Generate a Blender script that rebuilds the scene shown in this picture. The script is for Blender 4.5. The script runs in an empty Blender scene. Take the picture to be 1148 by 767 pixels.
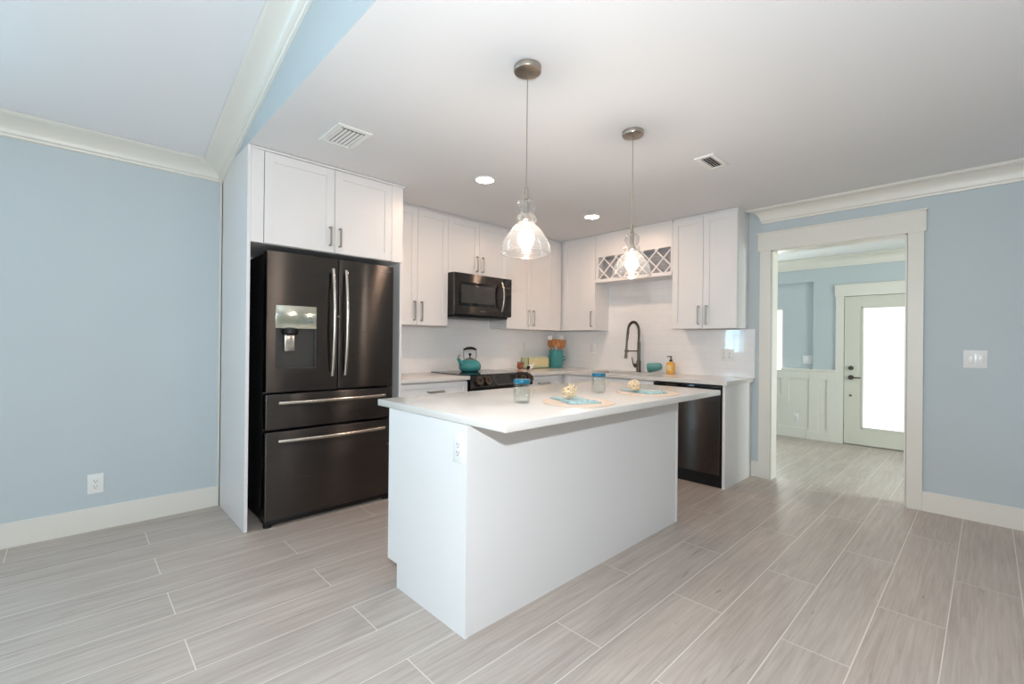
import bpy, bmesh, math, random
from mathutils import Vector, Matrix
random.seed(7)
PI = math.pi
S = bpy.context.scene
COL = S.collection

# ------------------------------------------------------------------ camera
F_PX = 513.06
cam_d = bpy.data.cameras.new('camera')
cam_d.sensor_width = 36.0
cam_d.sensor_fit = 'HORIZONTAL'
cam_d.lens = F_PX / 1148.0 * 36.0
cam_d.clip_start = 0.05
cam = bpy.data.objects.new('camera', cam_d)
COL.objects.link(cam)
CX, CY, CZ = -4.5894, -3.9091, 1.2197
RX = Vector((0.72135037, -0.69249467, 0.01023632))
UX = Vector((-0.00870666, 0.00571155, 0.99994578))
FX = Vector((0.69251559, 0.72140038, 0.00190929))
cam.matrix_world = Matrix(((RX.x, UX.x, -FX.x, CX), (RX.y, UX.y, -FX.y, CY), (RX.z, UX.z, -FX.z, CZ), (0, 0, 0, 1)))
S.camera = cam

# ------------------------------------------------------------------ colour management, world, lights
S.view_settings.view_transform = 'Standard'
S.view_settings.look = 'None'
S.view_settings.gamma = 1.0
S.view_settings.use_curve_mapping = False
S.view_settings.exposure = 0.0
S.cycles.use_denoising = True
S.cycles.max_bounces = 10
S.cycles.diffuse_bounces = 6
S.cycles.glossy_bounces = 4
S.cycles.transparent_max_bounces = 16
S.cycles.transmission_bounces = 6
S.cycles.caustics_reflective = False
S.cycles.caustics_refractive = False
S.cycles.sample_clamp_indirect = 6.0

W = bpy.data.worlds.new('daylight')
S.world = W
W.use_nodes = True
wn = W.node_tree.nodes; wl = W.node_tree.links
wbg = wn['Background']
wtc = wn.new('ShaderNodeTexCoord'); wsx = wn.new('ShaderNodeSeparateXYZ'); wr = wn.new('ShaderNodeValToRGB')
wl.new(wtc.outputs['Generated'], wsx.inputs[0])
wl.new(wsx.outputs['Z'], wr.inputs[0])
wr.color_ramp.elements[0].position = 0.0; wr.color_ramp.elements[0].color = (0.80, 0.90, 0.74, 1)
wr.color_ramp.elements[1].position = 0.12; wr.color_ramp.elements[1].color = (0.86, 0.95, 1.0, 1)
wl.new(wr.outputs[0], wbg.inputs[0])
wbg.inputs[1].default_value = 0.2

def area_light(name, loc, target, sx, sy, power, color):
    d = bpy.data.lights.new(name, 'AREA'); d.shape = 'RECTANGLE'; d.size = sx; d.size_y = sy
    d.energy = power; d.color = color
    o = bpy.data.objects.new(name, d); COL.objects.link(o)
    o.location = loc
    o.rotation_euler = (Vector(target) - Vector(loc)).to_track_quat('-Z', 'Y').to_euler()
    return o

DAY = (0.80, 0.95, 1.0)
# daylight entering through the windows of the room (each stands outside its own window; the entry end pair is added)
area_light('window_daylight_range_wall', (-6.15, 0.17, 1.65), (-6.15, -3, 1.65), 1.2, 1.25, 104, (0.42, 0.77, 1.0))
area_light('window_daylight_far_left', (-8.2, -3.0, 1.30), (0, -3.0, 1.30), 3.4, 2.1, 40, (0.95, 1.0, 0.97))
area_light('window_daylight_back', (-3.0, -7.25, 1.2), (-3.0, 0, 1.2), 4.4, 2.2, 4, (1.0, 0.98, 0.86))
area_light('window_daylight_entry_side', (3.13, -1.35, 1.15), (0, -1.5, 1.15), 0.8, 1.25, 32, (0.92, 1.0, 0.93))
area_light('added_light_entry_end', (0.92, -6.2, 1.3), (0.92, 0, 1.3), 1.1, 1.6, 122, (0.92, 1.0, 0.93))  # added light at an unseen end window, brightens the entry
PEND_W = 8; PEND_C = (1.0, 0.87, 0.74)        # light of each pendant bulb (lamp built below)
# the flash on top of the camera
fl_d = bpy.data.lights.new('camera_flash', 'POINT'); fl_d.energy = 170; fl_d.shadow_soft_size = 0.03; fl_d.color = (0.885, 0.955, 1.0)
fl = bpy.data.objects.new('camera_flash', fl_d); COL.objects.link(fl); fl.location = (CX, CY, CZ + 0.31)

# ------------------------------------------------------------------ material helpers
def lin(c):
    out = []
    for v in c:
        v /= 255.0
        out.append(v / 12.92 if v <= 0.04045 else ((v + 0.055) / 1.055) ** 2.4)
    return tuple(out) + (1.0,)

def base_mat(name, rgb, rough=0.5, metal=0.0, spec=0.5, var=0.0, scale=8.0, bump=0.0, bscale=60.0):
    m = bpy.data.materials.new(name); m.use_nodes = True
    n = m.node_tree.nodes; l = m.node_tree.links; b = n['Principled BSDF']
    b.inputs['Roughness'].default_value = rough
    b.inputs['Metallic'].default_value = metal
    b.inputs['Specular IOR Level'].default_value = spec
    c = lin(rgb)
    b.inputs['Base Color'].default_value = c
    tc = n.new('ShaderNodeTexCoord')
    if var > 0:
        ns = n.new('ShaderNodeTexNoise'); ns.inputs['Scale'].default_value = scale; ns.inputs['Detail'].default_value = 3
        l.new(tc.outputs['Object'], ns.inputs['Vector'])
        r = n.new('ShaderNodeValToRGB')
        r.color_ramp.elements[0].position = 0.3; r.color_ramp.elements[1].position = 0.7
        r.color_ramp.elements[0].color = tuple(x * (1 - var) for x in c[:3]) + (1,)
        r.color_ramp.elements[1].color = tuple(min(1, x * (1 + var)) for x in c[:3]) + (1,)
        l.new(ns.outputs['Fac'], r.inputs[0]); l.new(r.outputs[0], b.inputs['Base Color'])
    if bump > 0:
        nb = n.new('ShaderNodeTexNoise'); nb.inputs['Scale'].default_value = bscale; nb.inputs['Detail'].default_value = 2
        l.new(tc.outputs['Object'], nb.inputs['Vector'])
        bp = n.new('ShaderNodeBump'); bp.inputs['Strength'].default_value = bump; bp.inputs['Distance'].default_value = 0.002
        l.new(nb.outputs['Fac'], bp.inputs['Height']); l.new(bp.outputs[0], b.inputs['Normal'])
    return m

def steel_mat(name, rgb, rough, aniso=0.75):
    m = base_mat(name, rgb, rough, 1.0)
    n = m.node_tree.nodes; l = m.node_tree.links; b = n['Principled BSDF']
    b.inputs['Anisotropic'].default_value = aniso
    t = n.new('ShaderNodeTangent'); t.direction_type = 'RADIAL'; t.axis = 'Z'
    l.new(t.outputs[0], b.inputs['Tangent']); b.inputs['Anisotropic Rotation'].default_value = 0.25
    tc = n.new('ShaderNodeTexCoord'); mp = n.new('ShaderNodeMapping'); mp.inputs['Scale'].default_value = (3, 3, 700)
    ns = n.new('ShaderNodeTexNoise'); ns.inputs['Scale'].default_value = 1.0
    l.new(tc.outputs['Object'], mp.inputs[0]); l.new(mp.outputs[0], ns.inputs['Vector'])
    mr = n.new('ShaderNodeMapRange'); mr.inputs['To Min'].default_value = rough * 0.85; mr.inputs['To Max'].default_value = rough * 1.15
    l.new(ns.outputs['Fac'], mr.inputs[0]); l.new(mr.outputs[0], b.inputs['Roughness'])
    return m

def emit_mat(name, rgb, strength):
    m = bpy.data.materials.new(name); m.use_nodes = True
    n = m.node_tree.nodes; l = m.node_tree.links
    n.remove(n['Principled BSDF'])
    e = n.new('ShaderNodeEmission'); e.inputs[0].default_value = lin(rgb); e.inputs[1].default_value = strength
    l.new(e.outputs[0], n['Material Output'].inputs[0])
    return m

def glow_mat(name, rgb, strength):
    m = emit_mat(name, rgb, strength); n = m.node_tree.nodes; l = m.node_tree.links
    e = [x for x in n if x.type == 'EMISSION'][0]; tr = n.new('ShaderNodeBsdfTransparent'); ad = n.new('ShaderNodeAddShader')
    l.new(e.outputs[0], ad.inputs[0]); l.new(tr.outputs[0], ad.inputs[1]); l.new(ad.outputs[0], n['Material Output'].inputs[0])
    return m

def thin_glass(name, tint=(0.97, 0.98, 0.98), blend=0.12, ripple=0.0, fmax=0.9, haze=0.0):
    m = bpy.data.materials.new(name); m.use_nodes = True
    n = m.node_tree.nodes; l = m.node_tree.links
    n.remove(n['Principled BSDF'])
    tr = n.new('ShaderNodeBsdfTransparent'); tr.inputs[0].default_value = tint + (1,)
    gl = n.new('ShaderNodeBsdfGlossy'); gl.inputs['Roughness'].default_value = 0.03
    lw = n.new('ShaderNodeLayerWeight'); lw.inputs[0].default_value = blend
    mr = n.new('ShaderNodeMapRange'); mr.inputs['To Min'].default_value = 0.03; mr.inputs['To Max'].default_value = fmax
    mx = n.new('ShaderNodeMixShader')
    l.new(lw.outputs['Facing'], mr.inputs[0]); l.new(mr.outputs[0], mx.inputs[0])
    l.new(tr.outputs[0], mx.inputs[1]); l.new(gl.outputs[0], mx.inputs[2])
    if ripple > 0:
        tc = n.new('ShaderNodeTexCoord'); wv = n.new('ShaderNodeTexWave'); wv.bands_direction = 'Z'; wv.inputs['Scale'].default_value = 30
        wv.inputs['Distortion'].default_value = 1.5
        l.new(tc.outputs['Object'], wv.inputs['Vector'])
        bp = n.new('ShaderNodeBump'); bp.inputs['Strength'].default_value = ripple; bp.inputs['Distance'].default_value = 0.004
        l.new(wv.outputs['Fac'], bp.inputs['Height']); l.new(bp.outputs[0], gl.inputs['Normal']); l.new(bp.outputs[0], lw.inputs['Normal'])
    last = mx
    if haze > 0:                     # light scattered inside the rippled glass
        tl = n.new('ShaderNodeBsdfTranslucent'); df = n.new('ShaderNodeBsdfDiffuse'); m2 = n.new('ShaderNodeMixShader'); m2.inputs[0].default_value = 0.4
        l.new(tl.outputs[0], m2.inputs[1]); l.new(df.outputs[0], m2.inputs[2])
        last = n.new('ShaderNodeMixShader'); last.inputs[0].default_value = haze
        l.new(mx.outputs[0], last.inputs[1]); l.new(m2.outputs[0], last.inputs[2])
    l.new(last.outputs[0], n['Material Output'].inputs[0])
    return m

def floor_mat():
    m = base_mat('wood_look_porcelain_plank', (190, 180, 172), 0.42, 0, 0.45)
    n = m.node_tree.nodes; l = m.node_tree.links; b = n['Principled BSDF']
    tc = n.new('ShaderNodeTexCoord'); mp = n.new('ShaderNodeMapping')
    mp.inputs['Location'].default_value = (2.45 + 24.0, 3.79 + 0.475 * 40, 0)
    l.new(tc.outputs['Object'], mp.inputs[0])
    br = n.new('ShaderNodeTexBrick')
    br.offset = 0.5; br.offset_frequency = 2; br.squash = 1.0
    br.inputs['Color1'].default_value = (0, 0, 0, 1); br.inputs['Color2'].default_value = (1, 1, 1, 1); br.inputs['Mortar'].default_value = (0.5, 0.5, 0.5, 1)
    br.inputs['Scale'].default_value = 1.0; br.inputs['Mortar Size'].default_value = 0.0022; br.inputs['Mortar Smooth'].default_value = 0.2
    br.inputs['Brick Width'].default_value = 1.2; br.inputs['Row Height'].default_value = 0.2375
    l.new(mp.outputs[0], br.inputs['Vector'])
    # grain, shifted for each plank
    sx = n.new('ShaderNodeSeparateXYZ'); l.new(mp.outputs[0], sx.inputs[0])
    idm = n.new('ShaderNodeMath'); idm.operation = 'MULTIPLY'; idm.inputs[1].default_value = 57.0; l.new(br.outputs['Color'], idm.inputs[0])
    cb = n.new('ShaderNodeCombineXYZ'); l.new(sx.outputs['X'], cb.inputs[0]); l.new(sx.outputs['Y'], cb.inputs[1]); l.new(idm.outputs[0], cb.inputs[2])
    def grain(sc, detail, dist):
        mm = n.new('ShaderNodeMapping'); mm.inputs['Scale'].default_value = sc; l.new(cb.outputs[0], mm.inputs[0])
        ns = n.new('ShaderNodeTexNoise'); ns.inputs['Scale'].default_value = 1.0; ns.inputs['Detail'].default_value = detail; ns.inputs['Distortion'].default_value = dist
        l.new(mm.outputs[0], ns.inputs['Vector']); return ns
    g1 = grain((3.0, 62, 1), 6, 0.8); g2 = grain((1.3, 9, 1), 3, 0.5); g3 = grain((5.0, 42, 1), 2, 0.5)
    r1 = n.new('ShaderNodeValToRGB'); l.new(g1.outputs['Fac'], r1.inputs[0])
    r1.color_ramp.elements[0].position = 0.30; r1.color_ramp.elements[0].color = lin((170, 156, 147))
    r1.color_ramp.elements[1].position = 0.68; r1.color_ramp.elements[1].color = lin((189, 178, 169))
    r2 = n.new('ShaderNodeValToRGB'); l.new(g2.outputs['Fac'], r2.inputs[0])
    r2.color_ramp.elements[0].position = 0.3; r2.color_ramp.elements[0].color = (0.90, 0.89, 0.885, 1)
    r2.color_ramp.elements[1].position = 0.7; r2.color_ramp.elements[1].color = (1.05, 1.05, 1.05, 1)
    m1 = n.new('ShaderNodeMix'); m1.data_type = 'RGBA'; m1.blend_type = 'MULTIPLY'; m1.inputs['Factor'].default_value = 1.0
    l.new(r1.outputs[0], m1.inputs[6]); l.new(r2.outputs[0], m1.inputs[7])
    # sparse brown knots and streaks
    r3 = n.new('ShaderNodeValToRGB'); l.new(g3.outputs['Fac'], r3.inputs[0])
    r3.color_ramp.elements[0].position = 0.70; r3.color_ramp.elements[0].color = (0, 0, 0, 1)
    r3.color_ramp.elements[1].position = 0.80; r3.color_ramp.elements[1].color = (0.6, 0.6, 0.6, 1)
    m2 = n.new('ShaderNodeMix'); m2.data_type = 'RGBA'; m2.inputs[7].default_value = lin((128, 112, 103))
    l.new(r3.outputs[0], m2.inputs['Factor']); l.new(m1.outputs[2], m2.inputs[6])
    # grout
    m3 = n.new('ShaderNodeMix'); m3.data_type = 'RGBA'; m3.inputs[7].default_value = lin((218, 209, 200))
    l.new(br.outputs['Fac'], m3.inputs['Factor']); l.new(m2.outputs[2], m3.inputs[6])
    l.new(m3.outputs[2], b.inputs['Base Color'])
    bp = n.new('ShaderNodeBump'); bp.inputs['Strength'].default_value = 0.25; bp.inputs['Distance'].default_value = 0.0015; bp.invert = True
    l.new(br.outputs['Fac'], bp.inputs['Height']); l.new(bp.outputs[0], b.inputs['Normal'])
    return m

def tile_mat():
    m = base_mat('white_subway_tile', (226, 222, 222), 0.045, 0, 0.95)
    n = m.node_tree.nodes; l = m.node_tree.links; b = n['Principled BSDF']
    tc = n.new('ShaderNodeTexCoord'); sx = n.new('ShaderNodeSeparateXYZ'); l.new(tc.outputs['Object'], sx.inputs[0])
    ad = n.new('ShaderNodeMath'); l.new(sx.outputs['X'], ad.inputs[0]); l.new(sx.outputs['Y'], ad.inputs[1])
    ad2 = n.new('ShaderNodeMath'); ad2.inputs[1].default_value = 15.24; l.new(ad.outputs[0], ad2.inputs[0])
    az = n.new('ShaderNodeMath'); az.inputs[1].default_value = -0.914; l.new(sx.outputs['Z'], az.inputs[0])
    cb = n.new('ShaderNodeCombineXYZ'); l.new(ad2.outputs[0], cb.inputs[0]); l.new(az.outputs[0], cb.inputs[1])
    br = n.new('ShaderNodeTexBrick'); br.offset = 0.5
    br.inputs['Color1'].default_value = lin((237, 236, 237)); br.inputs['Color2'].default_value = lin((239, 238, 239)); br.inputs['Mortar'].default_value = lin((230, 228, 227))
    br.inputs['Scale'].default_value = 1.0; br.inputs['Mortar Size'].default_value = 0.0016; br.inputs['Mortar Smooth'].default_value = 0.3
    br.inputs['Brick Width'].default_value = 0.152; br.inputs['Row Height'].default_value = 0.076
    l.new(cb.outputs[0], br.inputs['Vector'])
    l.new(br.outputs['Color'], b.inputs['Base Color'])
    bp = n.new('ShaderNodeBump'); bp.inputs['Strength'].default_value = 0.25; bp.inputs['Distance'].default_value = 0.0008; bp.invert = True
    l.new(br.outputs['Fac'], bp.inputs['Height'])
    l.new(bp.outputs[0], b.inputs['Normal'])
    return m

M_wall = base_mat('blue_wall_paint', (191, 200, 204), 0.62, 0, 0.3, 0.012, 1.5, 0.08, 160)
M_ceil = base_mat('white_ceiling_paint', (226, 226, 228), 0.8, 0, 0.2, 0.008, 1.5, 0.1, 120)
M_trim = base_mat('white_semi_gloss_trim_paint', (226, 222, 214), 0.35, 0, 0.45, 0.006, 3)
M_cab = base_mat('white_lacquered_cabinet', (228, 226, 226), 0.33, 0, 0.45, 0.006, 3)
M_quartz = base_mat('white_quartz', (216, 211, 206), 0.19, 0, 0.42)
M_floor = floor_mat()
M_tile = tile_mat()
M_black_steel = steel_mat('black_stainless_steel', (86, 82, 80), 0.29, 1.0)
M_dark = base_mat('black_plastic', (16, 16, 17), 0.4, 0, 0.4, 0.1, 30)
M_fridge_side = base_mat('black_painted_steel', (24, 24, 25), 0.45, 0, 0.4, 0.05, 30)
M_gloss_black = base_mat('black_glass', (12, 12, 13), 0.05, 0, 0.6, 0.05, 10)
M_mw_glass = base_mat('smoked_oven_glass', (62, 61, 60), 0.12, 0, 0.5, 0.05, 10)
M_steel = steel_mat('brushed_stainless', (200, 194, 186), 0.25, 0.5)
M_nickel = base_mat('brushed_nickel', (176, 168, 158), 0.3, 1.0, 0.5, 0.03, 40)
M_recess = base_mat('dark_grey_recess', (62, 60, 58), 0.35, 0, 0.45, 0.03, 20)
M_dispense = base_mat('satin_dispenser_fascia', (202, 204, 190), 0.16, 0.9, 0.5, 0.02, 20)
M_gunmetal = base_mat('gunmetal_faucet', (104, 97, 88), 0.3, 1.0, 0.5, 0.05, 40)
M_teal = base_mat('teal_enamel', (72, 150, 150), 0.12, 0, 0.55, 0.04, 12)
M_teal_pale = base_mat('aged_teal_ceramic', (98, 158, 156), 0.3, 0, 0.5, 0.06, 20)
M_wood = base_mat('warm_brown_wood', (186, 122, 70), 0.5, 0, 0.35, 0.14, 18)
M_plate = base_mat('white_switch_plastic', (232, 232, 230), 0.25, 0, 0.5, 0.005, 10)
M_slot = base_mat('dark_slot', (70, 68, 66), 0.5, 0, 0.3, 0.05, 10)
M_glass = thin_glass('window_glass')
M_lit_pane = emit_mat('sunlit_frosted_pane', (250, 255, 252), 1.4)
M_shade = thin_glass('rippled_clear_glass', (0.95, 0.935, 0.925), 0.3, 0.5, 0.85, 0.03)
M_jar = thin_glass('jar_glass', (0.965, 0.985, 0.98), 0.22, 0.0, 0.55)
M_lid = base_mat('blue_lid', (14, 98, 126), 0.3, 0, 0.5, 0.05, 30)
M_bulb = glow_mat('lit_filament_bulb', (255, 236, 214), 5.0)
M_downlight = emit_mat('lit_downlight_lens', (255, 218, 188), 215.0)
M_mat = base_mat('woven_beige_fibre', (216, 196, 180), 0.85, 0, 0.2, 0.12, 160, 0.6, 220)
M_napkin = base_mat('aqua_cotton', (166, 190, 192), 0.85, 0, 0.2, 0.08, 45, 0.4, 200)
M_vine = base_mat('cream_dried_vine', (222, 200, 168), 0.7, 0, 0.3, 0.12, 60)
M_crate = base_mat('pale_green_painted_box', (198, 204, 168), 0.5, 0, 0.35, 0.06, 16)
M_crate_mat = base_mat('butter_yellow_panel', (222, 208, 158), 0.5, 0, 0.35, 0.05, 25)
M_amber = base_mat('amber_soap', (236, 178, 84), 0.15, 0, 0.5, 0.03, 10)
M_label = base_mat('soap_paper_label', (232, 206, 150), 0.6, 0, 0.3, 0.04, 60)
M_white_glaze = base_mat('white_glazed_ceramic', (238, 234, 226), 0.2, 0, 0.5, 0.03, 30)
M_russet = base_mat('russet_ceramic', (150, 84, 58), 0.3, 0, 0.5, 0.15, 60)
M_rackback = base_mat('mottled_grey_panel', (150, 152, 158), 0.6, 0, 0.3, 0.28, 55)
M_towel = base_mat('pale_aqua_towel', (176, 206, 204), 0.9, 0, 0.2, 0.06, 60, 0.4, 200)
M_vent_dark = base_mat('duct_dark', (44, 44, 44), 0.8, 0, 0.2, 0.1, 20)
M_grey_text = base_mat('silver_lettering', (150, 148, 146), 0.35, 0.6, 0.5, 0.02, 20)
M_knob = steel_mat('dark_ribbed_steel', (104, 92, 82), 0.28, 0.3)
M_door = base_mat('entry_door_paint', (214, 211, 200), 0.4, 0, 0.4, 0.006, 3)

# ------------------------------------------------------------------ mesh helpers
def NB(): return bmesh.new()

def box(bm, x0, x1, y0, y1, z0, z1, bev=0.0, seg=2):
    x0, x1 = min(x0, x1), max(x0, x1); y0, y1 = min(y0, y1), max(y0, y1); z0, z1 = min(z0, z1), max(z0, z1)
    g = bmesh.ops.create_cube(bm, size=1.0)
    for v in g['verts']:
        v.co = Vector(((x0 + x1) / 2 + v.co.x * (x1 - x0), (y0 + y1) / 2 + v.co.y * (y1 - y0), (z0 + z1) / 2 + v.co.z * (z1 - z0)))
    if bev > 0:
        es = list({e for v in g['verts'] for e in v.link_edges})
        bmesh.ops.bevel(bm, geom=es, offset=bev, segments=seg, affect='EDGES', profile=0.5)
    return g['verts']

def sweep(bm, rings, closed_ring=True, caps=True, loop=False):
    vr = [[bm.verts.new(p) for p in r] for r in rings]
    n = len(vr[0]); k = len(vr)
    for i in range(k if loop else k - 1):
        a, b = vr[i], vr[(i + 1) % k]
        for j in range(n if closed_ring else n - 1):
            try: bm.faces.new((a[j], a[(j + 1) % n], b[(j + 1) % n], b[j]))
            except ValueError: pass
    if caps and not loop:
        try: bm.faces.new(list(reversed(vr[0])))
        except ValueError: pass
        try: bm.faces.new(vr[-1])
        except ValueError: pass

def tube(bm, pts, r, seg=10, loop=False, caps=True):
    pts = [Vector(p) for p in pts]; n = len(pts)
    rr = r if isinstance(r, (list, tuple)) else [r] * n
    rings = []; prev = None
    for i, p in enumerate(pts):
        if loop: t = pts[(i + 1) % n] - pts[i - 1]
        else: t = pts[min(i + 1, n - 1)] - pts[max(i - 1, 0)]
        t.normalize()
        if prev is None:
            a = Vector((0, 0, 1)) if abs(t.z) < 0.9 else Vector((1, 0, 0))
            u = t.cross(a).normalized()
        else:
            u = (prev - t * prev.dot(t)).normalized()
        prev = u; w = t.cross(u)
        rings.append([p + (u * math.cos(2 * PI * k / seg) + w * math.sin(2 * PI * k / seg)) * rr[i] for k in range(seg)])
    sweep(bm, rings, True, caps, loop)

def cyl(bm, p0, p1, r0, r1=None, seg=20):
    r1 = r0 if r1 is None else r1
    tube(bm, [p0, p1], [r0, r1], seg)

def lathe(bm, prof, c=(0, 0, 0), seg=32, mat=None, caps=False, star=None):
    rings = []
    for r, z in prof:
        ring = []
        for k in range(seg):
            a = 2 * PI * k / seg
            q = r * (star(a) if star else 1.0)
            p = Vector((q * math.cos(a), q * math.sin(a), z))
            if mat is not None: p = mat @ p
            ring.append(p + Vector(c))
        rings.append(ring)
    sweep(bm, rings, True, caps)

def ellipsoid(bm, c, rx, ry, rz, seg=24, rings=14, mat=None):
    g = bmesh.ops.create_uvsphere(bm, u_segments=seg, v_segments=rings, radius=1.0)
    for v in g['verts']:
        p = Vector((v.co.x * rx, v.co.y * ry, v.co.z * rz))
        if mat is not None: p = mat @ p
        v.co = p + Vector(c)

def prism(bm, poly, f0, f1):
    sweep(bm, [[f0(a, b) for a, b in poly], [f1(a, b) for a, b in poly]])

MW = {}
def mesh_from(bm, name, smooth):
    bmesh.ops.recalc_face_normals(bm, faces=bm.faces[:])
    me = bpy.data.meshes.new(name); bm.to_mesh(me); bm.free()
    if smooth:
        for p in me.polygons: p.use_smooth = True
        try: me.set_sharp_from_angle(angle=math.radians(38))
        except Exception: pass
    return me

def obj(name, bm, m, parent=None, smooth=True, local=False, label=None):
    """One mesh object; the vertices come in world space unless local."""
    if parent is not None and not local:
        bm.transform(MW[parent.name].inverted())
    me = mesh_from(bm, name, smooth)
    o = bpy.data.objects.new(name, me)
    ms = m if isinstance(m, (list, tuple)) else [m]
    for x in ms: me.materials.append(x)
    COL.objects.link(o)
    if parent is not None:
        o.parent = parent; MW[o.name] = MW[parent.name]
    else:
        MW[o.name] = Matrix.Identity(4)
    if label: o['label'] = label
    return o

def thing(name, label, cat, loc=(0, 0, 0), rotz=0.0, group=None):
    o = bpy.data.objects.new(name, None); COL.objects.link(o)
    o.empty_display_size = 0.1
    o.location = loc; o.rotation_euler = (0, 0, rotz)
    MW[o.name] = Matrix.Translation(Vector(loc)) @ Matrix.Rotation(rotz, 4, 'Z')
    o['label'] = label; o['category'] = cat
    if group: o['group'] = group
    return o

def solo(name, bm, m, loc, label, cat, group=None, smooth=True):
    bm.transform(Matrix.Translation(-Vector(loc)))
    o = obj(name, bm, m, None, smooth)
    o.location = loc; MW[o.name] = Matrix.Translation(Vector(loc))
    o['label'] = label; o['category'] = cat
    if group: o['group'] = group
    return o

def struct(name, bm, m, smooth=False):
    o = obj(name, bm, m, None, smooth); o['kind'] = 'structure'; return o

def copy_tree(src, loc, label=None, rotz=None):
    r = src.copy(); COL.objects.link(r); r.location = loc
    if rotz is not None: r.rotation_euler = (0, 0, rotz)
    if label: r['label'] = label
    for ch in src.children:
        c = ch.copy(); COL.objects.link(c); c.parent = r
        for g in ch.children:
            d = g.copy(); COL.objects.link(d); d.parent = c
    return r

def text_mesh(name, s, size, mat4, m, parent, depth=0.0006):
    cu = bpy.data.curves.new(name + '_c', 'FONT'); cu.body = s; cu.size = size; cu.extrude = depth; cu.align_x = 'CENTER'; cu.align_y = 'CENTER'
    to = bpy.data.objects.new(name + '_t', cu); COL.objects.link(to)
    dg = bpy.context.evaluated_depsgraph_get()
    me = bpy.data.meshes.new_from_object(to.evaluated_get(dg))
    bpy.data.objects.remove(to); bpy.data.curves.remove(cu)
    bm = bmesh.new(); bm.from_mesh(me); bpy.data.meshes.remove(me)
    bm.transform(mat4)
    return obj(name, bm, m, parent, False)

def wall_panel(bm, axis, at0, at1, u0, u1, z0, z1, holes):
    """A wall slab along 'x' or 'y' pierced by rectangular holes (ua, ub, za, zb)."""
    us = sorted({u0, u1} | {h[0] for h in holes} | {h[1] for h in holes})
    zs = sorted({z0, z1} | {h[2] for h in holes} | {h[3] for h in holes})
    for i in range(len(us) - 1):
        for j in range(len(zs) - 1):
            cu = (us[i] + us[i + 1]) / 2; cz = (zs[j] + zs[j + 1]) / 2
            if any(h[0] < cu < h[1] and h[2] < cz < h[3] for h in holes): continue
            if axis == 'x': box(bm, us[i], us[i + 1], at0, at1, zs[j], zs[j + 1])
            else: box(bm, at0, at1, us[i], us[i + 1], zs[j], zs[j + 1])
    bmesh.ops.remove_doubles(bm, verts=bm.verts[:], dist=1e-5)

# ------------------------------------------------------------------ the room shell
HC = 2.4666
SL = 0.2405
def zl(y): return 2.466 - SL * y           # living-room sloped ceiling
XF = -8.0; YB = -7.0
XE = 3.05; ZE = -0.115                     # entry: far wall and sunken floor

b = NB(); box(b, XF - .15, 0.13, YB - .15, 0.2, -0.14, 0.0); struct('floor', b, M_floor)
b = NB(); box(b, 0.13, XE + .3, -6.2, -0.6, ZE - .1, ZE); struct('floor_entry', b, M_floor)

b = NB(); wall_panel(b, 'x', 0.03, 0.16, XF, -3.80, 0, 2.62, [(-6.75, -5.55, 1.02, 2.28)]); struct('wall_left', b, M_wall)
b = NB(); box(b, -3.80, 0.13, 0.0, 0.16, 0, 2.62); struct('wall_range', b, M_wall)
DY1, DY2, DZ = -2.535, -3.476, 2.086
b = NB(); wall_panel(b, 'y', 0.0, 0.13, YB, 0.0, -0.14, 2.62, [(DY2, DY1, -0.2, DZ)]); struct('wall_right', b, M_wall)
b = NB(); wall_panel(b, 'x', YB - .13, YB, XF, 0.13, 0, 4.5, [(-5.2, -0.8, 0.05, 2.25)]); struct('wall_back', b, M_wall)
b = NB(); wall_panel(b, 'y', XF - .13, XF, YB, 0.16, 0, 4.5, [(-4.7, -1.3, 0.3, 2.3)]); struct('wall_front', b, M_wall)
b = NB(); box(b, -3.7995, 0.13, YB, 0.16, HC, HC + .12); struct('ceiling', b, M_ceil)
b = NB(); box(b, -3.80, -3.70, YB, 0.16, HC + .0004, 4.5); struct('wall_soffit', b, M_wall)
b = NB()
prism(b, [(0.16, zl(0.16)), (YB, zl(YB)), (YB, zl(YB) + .12), (0.16, zl(0.16) + .12)], lambda y, z: Vector((XF, y, z)), lambda y, z: Vector((-3.80, y, z)))
struct('ceiling_living', b, M_ceil)

# entry room
b = NB(); wall_panel(b, 'y', XE, XE + .05, -6.2, -0.6, ZE, 2.62, [(-2.168, -0.6, 0.86, 2.138), (-3.46, -2.53, ZE, 1.905), (-1.772, -0.95, 0.50, 2.0)])
wall_panel(b, 'y', XE + .05, XE + .16, -6.2, -0.6, ZE, 2.62, [(-1.772, -0.95, 0.504, 1.776), (-3.46, -2.53, ZE, 1.905)])
struct('wall_entry', b, M_wall)
b = NB(); box(b, 0.13, XE + .16, -0.6, -0.48, ZE, 2.62); struct('wall_entry_left', b, M_wall)
b = NB(); wall_panel(b, 'x', -6.12, -6.0, 0.13, XE + .16, ZE, 2.62, [(0.36, 1.48, 0.5, 2.1)]); struct('wall_entry_right', b, M_wall)
b = NB(); box(b, 0.13, XE + .16, -6.12, -0.48, HC, HC + .12); struct('ceiling_entry', b, M_ceil)

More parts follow.
